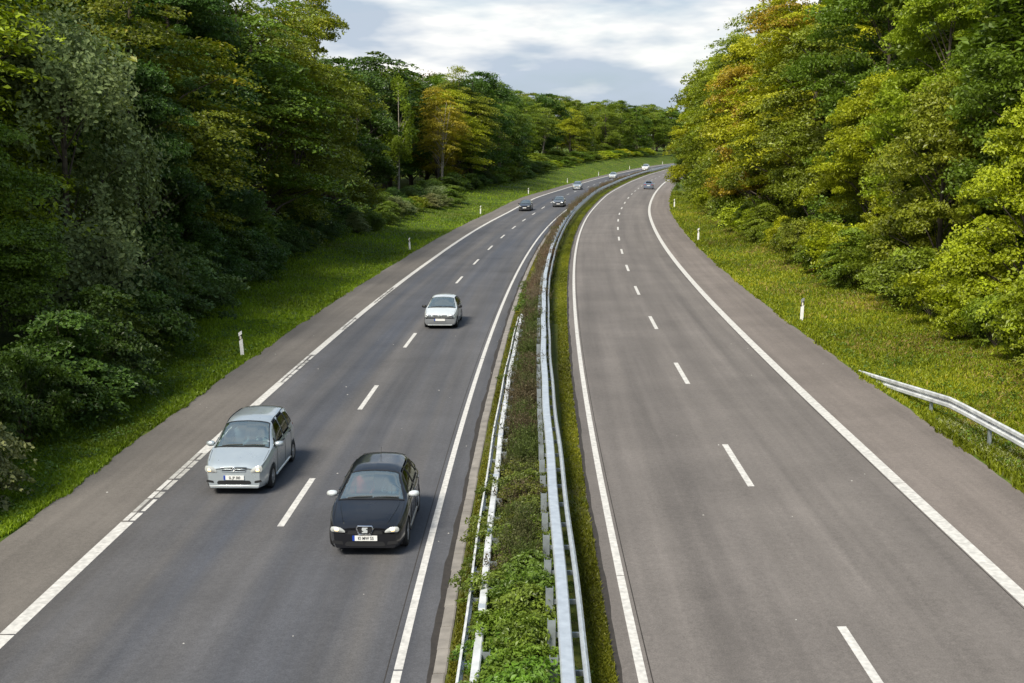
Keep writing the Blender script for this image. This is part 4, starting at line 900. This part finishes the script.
    # mirrors
    for sd_ in (1, -1):
        my = cw+.42; p = s.S(my, 5.1, sd_); T = Matrix.Translation((p.x+sd_*.10, p.y-.02, p.z+.05)) @ Matrix.Rotation(sd_*.18, 4, 'Z') @ Matrix.Scale(.86, 4)
        b = MB(); b.tube([T @ Vector((-.12, .05, 0)), T @ Vector((-.105, 0, 0)), T @ Vector((-.06, -.012, 0)), T @ Vector((.02, -.012, .004)), T @ Vector((.085, .01, .002)), T @ Vector((.105, .045, 0))], [.03, .06, .074, .074, .06, .02], 10)
        b.tube([p-Vector((sd_*.03, 0, 0)), p+Vector((sd_*.05, -.01, .03))], .022, 6); b.build('door_mirror', M[spec.get('mirror', spec['paint'])], r, True)
    # shut lines and handles
    mb = MB(); hb = MB()
    def line(q, sd_): mb.tube([s.S(a, b, sd_)+s.N(a, b, sd_)*.0005 for a, b in q], .006, 4)
    for sd_ in (1, -1):
        for yd in spec['doors']: line([(yd+.03*math.sin(t*3.1), 5.05+t*4.2) for t in np.linspace(0, 1, 9)], sd_)
        line([(cw-.10+t*(-cw+.42), 3.05) for t in np.linspace(0, 1, 10)], sd_)
        for yh in spec['handles']: p = s.S(yh, 5.9, sd_); n = s.N(yh, 5.9, sd_)*.018; hb.tube([s.S(yh-.09, 5.9, sd_)+n, s.S(yh+.09, 5.9, sd_)+n], .013, 6)
        V = MB(); V.tube([s.S(y, 9.55, sd_)+s.N(y, 9.2, sd_)*.01 for y in np.linspace(s.wheels[0]+s.ra+.03, s.wheels[1]-s.ra-.03, 12)], .035, 6); V.build('sill_trim', M[spec.get('sill', 'trim')], r, True)
    mb.build('shut_lines', M['ink'], r); hb.build('door_handles', M[spec.get('handle', spec['paint'])], r)
    # bonnet creases
    if spec.get('crease'):
        for sd_ in (1, -1): mb = MB(); mb.tube([s.S(y, 2.35-1.0*(1-y/cw)*.9, sd_)+Vector((0, 0, .0)) for y in np.linspace(.12, cw-.1, 10)], [.004]+[.012]*8+[.004], 6); mb.build('bonnet_crease', PM, r, True)
    # wipers
    mb = MB()
    for x0, x1 in ((-.52, .02), (.05, .60)):
        def wp(x, f): 
            wv = s.section(cw+.02)[3][0]; j = float(np.interp(abs(x), [p[0] for p in s.section(cw+.03+.08*f)[:4]], [0, 1, 2, 3])); return s.S(cw+.03+.05*f, j, 1 if x >= 0 else -1)+Vector((0, -.012, .02))
        mb.tube([wp(x0, 0), wp((x0+x1)/2, .6), wp(x1, .7)], .011, 5)
    mb.build('wipers', M['trim'], r)
    for (nm, poly, mat, off, dep, mirror) in spec['front']:
        for sd_ in ((1, -1) if mirror else (1,)):
            mb = MB(); mb.add(*fpatch(s, [(x*sd_, z) for x, z in poly], off, False, 12, 8, dep, {'headlamp_bulb': 1.0, 'headlight': .65}.get(nm, .25))); mb.build(nm, M[mat], r, True)
    for (nm, poly, mat, off, dep, mirror) in spec['rear']:
        for sd_ in ((1, -1) if mirror else (1,)):
            mb = MB(); mb.add(*fpatch(s, [(x*sd_, z) for x, z in poly], off, True, 8, 4, dep)); mb.build(nm, M[mat], r, True)
    pz = spec['platez']; py = s.F(0, pz).y-spec.get('plateoff', .03)
    pl = MB().box(-.26, .26, py, py+.02, pz-.055, pz+.055).build('number_plate', M['plate'], r)
    MB().box(-.262, -.215, py-.002, py+.018, pz-.0555, pz+.0555).build('blue_band', M['eublue'], pl)
    if spec.get('plate'): text_part(spec['plate'], .098, (.02, py-.003, pz-.002), M['ink'], pl, 'lettering', .80)
    py = s.F(0, .62, True).y; pl = MB().box(-.26, .26, py+.01, py+.02, .60, .71).build('number_plate', M['plate'], r)
    if spec.get('badge'): spec['badge'](s, r)
    if spec.get('aerial'): q = s.S(spec['aerial'], 0, 1); MB().tube([q, q+Vector((0, .04, .06)), q+Vector((0, .10, .18))], .006, 5).build('aerial', M['trim'], r)
    if spec.get('rails'):
        for sd_ in (1, -1): MB().tube([s.S(y, 2.9, sd_)+Vector((0, 0, .012)) for y in np.linspace(hd+.1, rw0-.1, 10)], .012, 5).build('roof_rail', M['trim'], r)
    return r
def ring(mb, c, rx, rz, th, n=24):
    mb.tube([c+Vector((rx*math.cos(a), 0, rz*math.sin(a))) for a in np.linspace(0, 2*math.pi, n)], th, 6, False)
def shape(L, W, H, cowl, header, wheels, rw, top, belt, rearz=.95, hood=(.60, .92), roofw=.60, bow=.30, ra=None, rs=.28):
    return dict(L=L, W=W, top=top, belt=belt, cowl=cowl, header=header, wheels=wheels, rw=rw, ra=ra or rw+.055, zl=.20,
        wid=([0, .25, .6, 1.1, L-1.0, L-.4, L], [W-.19, W-.085, W-.02, W, W, W-.02, W-.08]),
        roof=([0, .3, cowl-.05, cowl+.10, header, header+.8, L-.75, L-.1, L], [W-.20, W-.15, W-.11, W-.13, roofw, roofw+.01, roofw-.02, roofw-.02, roofw+.04]),
        bow=bow, tbow=.10, rwin=(L-.55, L-.10), nose=lambda z: .17*max(0, (z-.50)/.3)**1.4+.05*max(0, (.34-z)/.14), tail=lambda z: .05*max(0, (.4-z)/.2)+.02*max(0, (z-.6)/.4))
def ibiza_badge(s, r):
    y = s.F(0, .60).y-.028; mb = MB(); 
    pts = [(-.15, .085), (.15, .085), (.175, .03), (.12, -.095), (-.12, -.095), (-.175, .03)]
    V = [(x, y+.012, .60+z) for x, z in pts]+[(x, y+.03, .60+z) for x, z in pts]; MB().add(V, [tuple(range(6)), tuple(range(11, 5, -1))]+[(i, (i+1) % 6, 6+(i+1) % 6, 6+i) for i in range(6)]).build('grille_panel', M['trim'], r)
    mb.tube([Vector((x, y, .60+z)) for x, z in pts+pts[:1]], .018, 6, False); mb.build('grille_surround', M['chrome'], r, True)
    b = MB()
    for z0, x0, x1 in ((.045, -.055, .06), (.022, -.06, .03), (-.002, -.055, .055), (-.026, -.03, .06), (-.048, -.06, .055)): b.box(x0, x1, y-.008, y+.008, .597+z0-.0095, .597+z0+.0095)
    b.build('emblem', M['palesilver'], r)
def meriva_badge(s, r):
    y = s.F(0, .70).y-.022; mb = MB(); ring(mb, Vector((0, y, .70)), .052, .048, .009); mb.tube([(-.075, y, .695), (-.01, y, .707), (.01, y, .693), (.075, y, .705)], .007, 5); mb.build('emblem', M['chrome'], r, True)
    mb = MB(); mb.tube([s.F(x, z)+Vector((0, -.012, 0)) for x, z in [(-.33, .745), (0, .755), (.33, .745), (.30, .645), (0, .635), (-.30, .645), (-.33, .745)]], .012, 6, False); mb.tube([s.F(x, .698)+Vector((0, -.015, 0)) for x in np.linspace(-.31, .31, 7)], .012, 6); mb.build('grille_surround', M['silver'], r, True)
def clio_badge(s, r):
    y = s.F(0, .66).y-.02; mb = MB(); mb.tube([(-.035, y, .66), (0, y, .715), (.035, y, .66), (0, y, .605), (-.035, y, .66)], .008, 5, False); mb.build('emblem', M['chrome'], r)
L_ = 3.95
ibiza = dict(name='hatchback_car', paint='black', mirror='palesilver', aerial=2.9, crease=True, platez=.42, plate='KI MW 55', badge=ibiza_badge, spokes=7, handle='black', sill='black',
    shape=shape(L_, .85, 1.44, 1.10, 1.84, (.80, 3.26), .31, ([0, .12, .45, 1.08, 1.18, 1.84, 2.3, 3.0, 3.5, 3.82, 3.95], [.655, .715, .81, .945, .98, 1.39, 1.45, 1.45, 1.38, 1.08, .96]), ([0, .3, 1.0, 2.0, 3.3, 3.95], [.60, .70, .875, .93, .99, .90]), roofw=.56),
    sidewin=[[(1.52, .98), (2.25, .98), (2.22, .08), (1.98, .08)], [(2.33, .98), (3.05, .98), (2.98, .12), (2.31, .08)], [(3.12, .96), (3.42, .80), (3.22, .18), (3.06, .14)]], doors=(1.35, 2.29, 3.10), handles=(2.12, 3.0),
    front=[('headlight', [(.38, .53), (.73, .555), (.72, .685), (.50, .655)], 'lamp_dim', .010, .035, True), ('headlamp_bulb', [(.51, .56), (.66, .57), (.655, .665), (.54, .65)], 'lamp_on', .022, .035, True),
           ('lower_intake', [(-.44, .24), (.44, .24), (.40, .345), (-.40, .345)], 'trim', .006, 0, False), ('side_intake', [(.46, .27), (.70, .30), (.68, .37), (.48, .35)], 'trim', .006, 0, True), ('upper_grille', [(-.38, .50), (.38, .50), (.36, .58), (-.36, .58)], 'trim', .004, 0, False)],
    rear=[('tail_light', [(.50, .72), (.74, .74), (.72, .90), (.52, .86)], 'tail', .01, .02, True)])
L_ = 4.04
meriva = dict(name='people_carrier', paint='silver', platez=.475, plate='SL JP 300', badge=meriva_badge, spokes=10, rails=True, sill='silver', handle='trim',
    shape=shape(L_, .85, 1.62, .92, 1.74, (.80, 3.43), .305, ([0, .10, .40, .88, .98, 1.74, 2.3, 3.1, 3.65, 3.93, 4.04], [.75, .82, .92, 1.055, 1.09, 1.56, 1.63, 1.63, 1.57, 1.20, 1.02]), ([0, .3, 1.0, 2.0, 3.3, 4.04], [.66, .78, .98, 1.02, 1.06, .95]), roofw=.60, bow=.28),
    sidewin=[[(1.14, .98), (1.36, .98), (1.40, .45), (1.34, .45)], [(1.46, .98), (2.22, .98), (2.18, .08), (1.82, .08)], [(2.32, .98), (3.02, .98), (2.98, .10), (2.30, .08)], [(3.12, .96), (3.62, .88), (3.46, .18), (3.08, .12)]], doors=(1.28, 2.27, 3.08), handles=(2.10, 2.95),
    front=[('headlight', [(.40, .60), (.74, .615), (.735, .81), (.50, .755)], 'lamp_dim', .010, .035, True), ('headlamp_bulb', [(.54, .63), (.68, .64), (.675, .745), (.57, .73)], 'lamp_on', .022, .035, True),
           ('grille', [(-.31, .645), (.31, .645), (.33, .74), (-.33, .74)], 'trim', .006, 0, False), ('lower_intake', [(-.45, .30), (.45, .30), (.42, .40), (-.42, .40)], 'trim', .008, 0, False), ('side_intake', [(.52, .33), (.72, .36), (.70, .42), (.53, .39)], 'trim', .008, 0, True), ('bumper_strip', [(-.62, .235), (.62, .235), (.66, .275), (-.66, .275)], 'palesilver', .014, .01, False)],
    rear=[('tail_light', [(.60, .80), (.74, .80), (.72, 1.0), (.60, 1.0)], 'tail', .01, .02, True)])
L_ = 3.81
clio = dict(name='hatchback_car', paint='palesilver', mirror='trim', platez=.47, plateoff=.065, plate='', badge=clio_badge, spokes=8, sill='trim', handle='trim',
    shape=shape(L_, .82, 1.42, .95, 1.78, (.76, 3.23), .29, ([0, .12, .45, .92, 1.02, 1.78, 2.3, 2.9, 3.35, 3.65, 3.81], [.68, .74, .84, .95, .98, 1.36, 1.42, 1.40, 1.32, 1.05, .95]), ([0, .3, 1.0, 2.0, 3.3, 3.81], [.60, .70, .88, .93, .98, .90]), roofw=.56, bow=.25),
    sidewin=[[(1.42, .98), (2.5, .98), (2.45, .08), (1.88, .08)], [(2.6, .98), (3.2, .9), (3.0, .15), (2.56, .08)]], doors=(1.25, 2.55), handles=(2.35,),
    front=[('headlight', [(.40, .62), (.71, .64), (.69, .74), (.42, .72)], 'lamp_glass', .012, .03, True), ('grille', [(.07, .62), (.36, .63), (.36, .69), (.10, .69)], 'trim', .006, 0, True), ('bumper', [(-.74, .26), (.74, .26), (.74, .56), (-.74, .56)], 'greytrim', .02, .02, False), ('bumper_gap', [(-.74, .545), (.74, .545), (.72, .605), (-.72, .605)], 'trim', .045, .0, False)],
    rear=[('tail_light', [(.55, .72), (.72, .74), (.70, .92), (.56, .90)], 'tail', .01, .02, True)])
def variant(base, **k):
    d = dict(base); d.update(k); d['badge'] = k.get('badge'); d['plate'] = ''; return d
def put(car, s, o, label, toward=True, group=None, sc=1.0, dh=0):
    q = road(s, o); h = heading(s); car.location = (q+[0, 0, RZ]).tolist(); car.scale = (sc,)*3
    r1 = road(s+1.5, o); slope = math.atan2(r1[2]-q[2], 1.5); x1 = road(s, o+.5); x0 = road(s, o-.5); bank = math.atan2(x1[2]-x0[2], 1.0)
    rot = Matrix.Rotation(-h+dh+(0 if toward else math.pi), 4, 'Z') @ Matrix.Rotation(slope*(1 if toward else -1), 4, 'X') @ Matrix.Rotation(-bank*(1 if toward else -1), 4, 'Y'); car.rotation_euler = rot.to_euler()
    return tag(car, label, 'car', group)
c_ib = put(make_car(ibiza), 24.85, -8.93, 'black hatchback with lit yellowish headlights and silver mirrors, nearest car in the fast lane', sc=1.03)
c_me = put(make_car(meriva), 29.4, -12.93, 'silver people carrier with dark side windows, driving in the left lane beside the outer line')
c_cl = put(make_car(clio), 57.2, -10.18, 'pale silver small hatchback with black mirrors and grey bumper, alone straddling the lane dashes')
put(make_car(variant(clio, paint='darkgrey', front=[('headlight', [(.40, .60), (.71, .62), (.69, .74), (.42, .72)], 'lamp_dim', .012, .03, True), ('grille', [(-.36, .58), (.36, .58), (.36, .69), (-.36, .69)], 'trim', .006, 0, False), ('lower_intake', [(-.5, .26), (.5, .26), (.5, .38), (-.5, .38)], 'trim', .006, 0, False)])), 159.0, -13.0, 'far dark hatchback in the left lane, just after the third marker post')
put(make_car(variant(clio, paint='midgrey', front=[('headlight', [(.40, .60), (.71, .62), (.69, .74), (.42, .72)], 'lamp_glass', .012, .03, True), ('grille', [(-.36, .50), (.36, .50), (.36, .69), (-.36, .69)], 'trim', .006, 0, False), ('lower_intake', [(-.6, .24), (.6, .24), (.6, .40), (-.6, .40)], 'trim', .006, 0, False)])), 167.0, -9.2, 'far grey car with dark grille in the fast lane, beside the dark hatchback')
put(make_car(variant(meriva, paint='silver', name='hatchback_car')), 226, -11.9, 'far pale silver car by itself further up the left lane', sc=.96)
put(make_car(variant(ibiza, paint='palesilver', mirror='silver', name='hatchback_car')), 295, -11.5, 'tiny distant pale car with dark grille and windscreen, second from last towards the bend', sc=1.05)
put(make_car(variant(meriva, paint='white', name='van')), 362, -11.3, 'tiny distant white van, the last oncoming vehicle before the bend', sc=1.15)
put(make_car(variant(ibiza, paint='bluegrey', mirror='bluegrey', name='hatchback_car', crease=False)), 219.5, 1.9, 'blue-grey car seen from behind, the only one on the right-hand carriageway', toward=False)
# people in the two nearest cars: seated figures, one continuous body each
def person(car, x, ycowl, col, label, driver, seat_z=.60):
    r = math.pi; J = {'pel': (x, ycowl+1.28, seat_z+.10), 'ch': (x, ycowl+1.40, seat_z+.42), 'nk': (x, ycowl+1.40, seat_z+.60), 'hd': (x, ycowl+1.37, seat_z+.72), 'tp': (x, ycowl+1.38, seat_z+.84)}
    V = [J['pel'], J['ch'], J['nk'], J['hd'], J['tp']]; E = [(0, 1), (1, 2), (2, 3), (3, 4)]; Rr = [.15, .17, .06, .095, .07]
    for sx in (-1, 1):
        b = len(V); V += [(x+sx*.18, ycowl+1.40, seat_z+.50), (x+sx*.25, ycowl+1.24, seat_z+.27), (x+sx*(.15 if driver else .12), ycowl+(.88 if driver else 1.02), seat_z+(.36 if driver else .16))]; E += [(1, b), (b, b+1), (b+1, b+2)]; Rr += [.07, .05, .04]
        b = len(V); V += [(x+sx*.10, ycowl+1.20, seat_z+.06), (x+sx*.13, ycowl+.80, seat_z+.10), (x+sx*.13, ycowl+.66, seat_z-.08)]; E += [(0, b), (b, b+1), (b+1, b+2)]; Rr += [.09, .07, .05]
    me = bpy.data.meshes.new('p'); me.from_pydata(V, E, []); o = bpy.data.objects.new('p', me); C.objects.link(o); sk = o.modifiers.new('s', 'SKIN'); sk.use_smooth_shade = True
    for i, v in enumerate(me.skin_vertices[0].data): v.radius = (Rr[i],)*2; v.use_root = (i == 0)
    o.modifiers.new('u', 'SUBSURF').levels = 1; bpy.context.view_layer.update(); m2 = bpy.data.meshes.new_from_object(o.evaluated_get(bpy.context.evaluated_depsgraph_get())); bpy.data.objects.remove(o)
    m2.materials.clear(); m2.materials.append(col); m2.materials.append(M['skin']); m2.materials.append(M['hair'])
    for p in m2.polygons:
        c = p.center
        if c.z > seat_z+.60 : p.material_index = 1
        if c.z > seat_z+.80 or (c.z > seat_z+.68 and c.y > ycowl+1.42): p.material_index = 2
    bpy.context.view_layer.update(); q = link('person', m2); q.matrix_world = car.matrix_world.copy(); return tag(q, label, 'person')
M['skin'] = simple('skin', (.50, .30, .22), .6); M['hair'] = simple('hair', (.05, .03, .02), .8); M['redcloth'] = simple('red_cloth', (.55, .06, .04), .9); M['bluecloth'] = simple('pale_blue_cloth', (.30, .38, .45), .9); M['whitecloth'] = simple('light_cloth', (.6, .6, .58), .9)
bpy.context.view_layer.update()
person(c_ib, .36, 1.02, M['bluecloth'], 'driver in pale blue clothing at the wheel of the black hatchback', True, .52)
person(c_ib, -.36, 1.02, M['redcloth'], 'passenger in red clothing in the front seat of the black hatchback', False, .52)
person(c_me, .36, .92, M['whitecloth'], 'driver in light clothing at the wheel of the silver people carrier', True, .66)
person(c_me, -.36, .92, M['bluecloth'], 'passenger in grey-blue clothing in the front seat of the silver people carrier', False, .66)
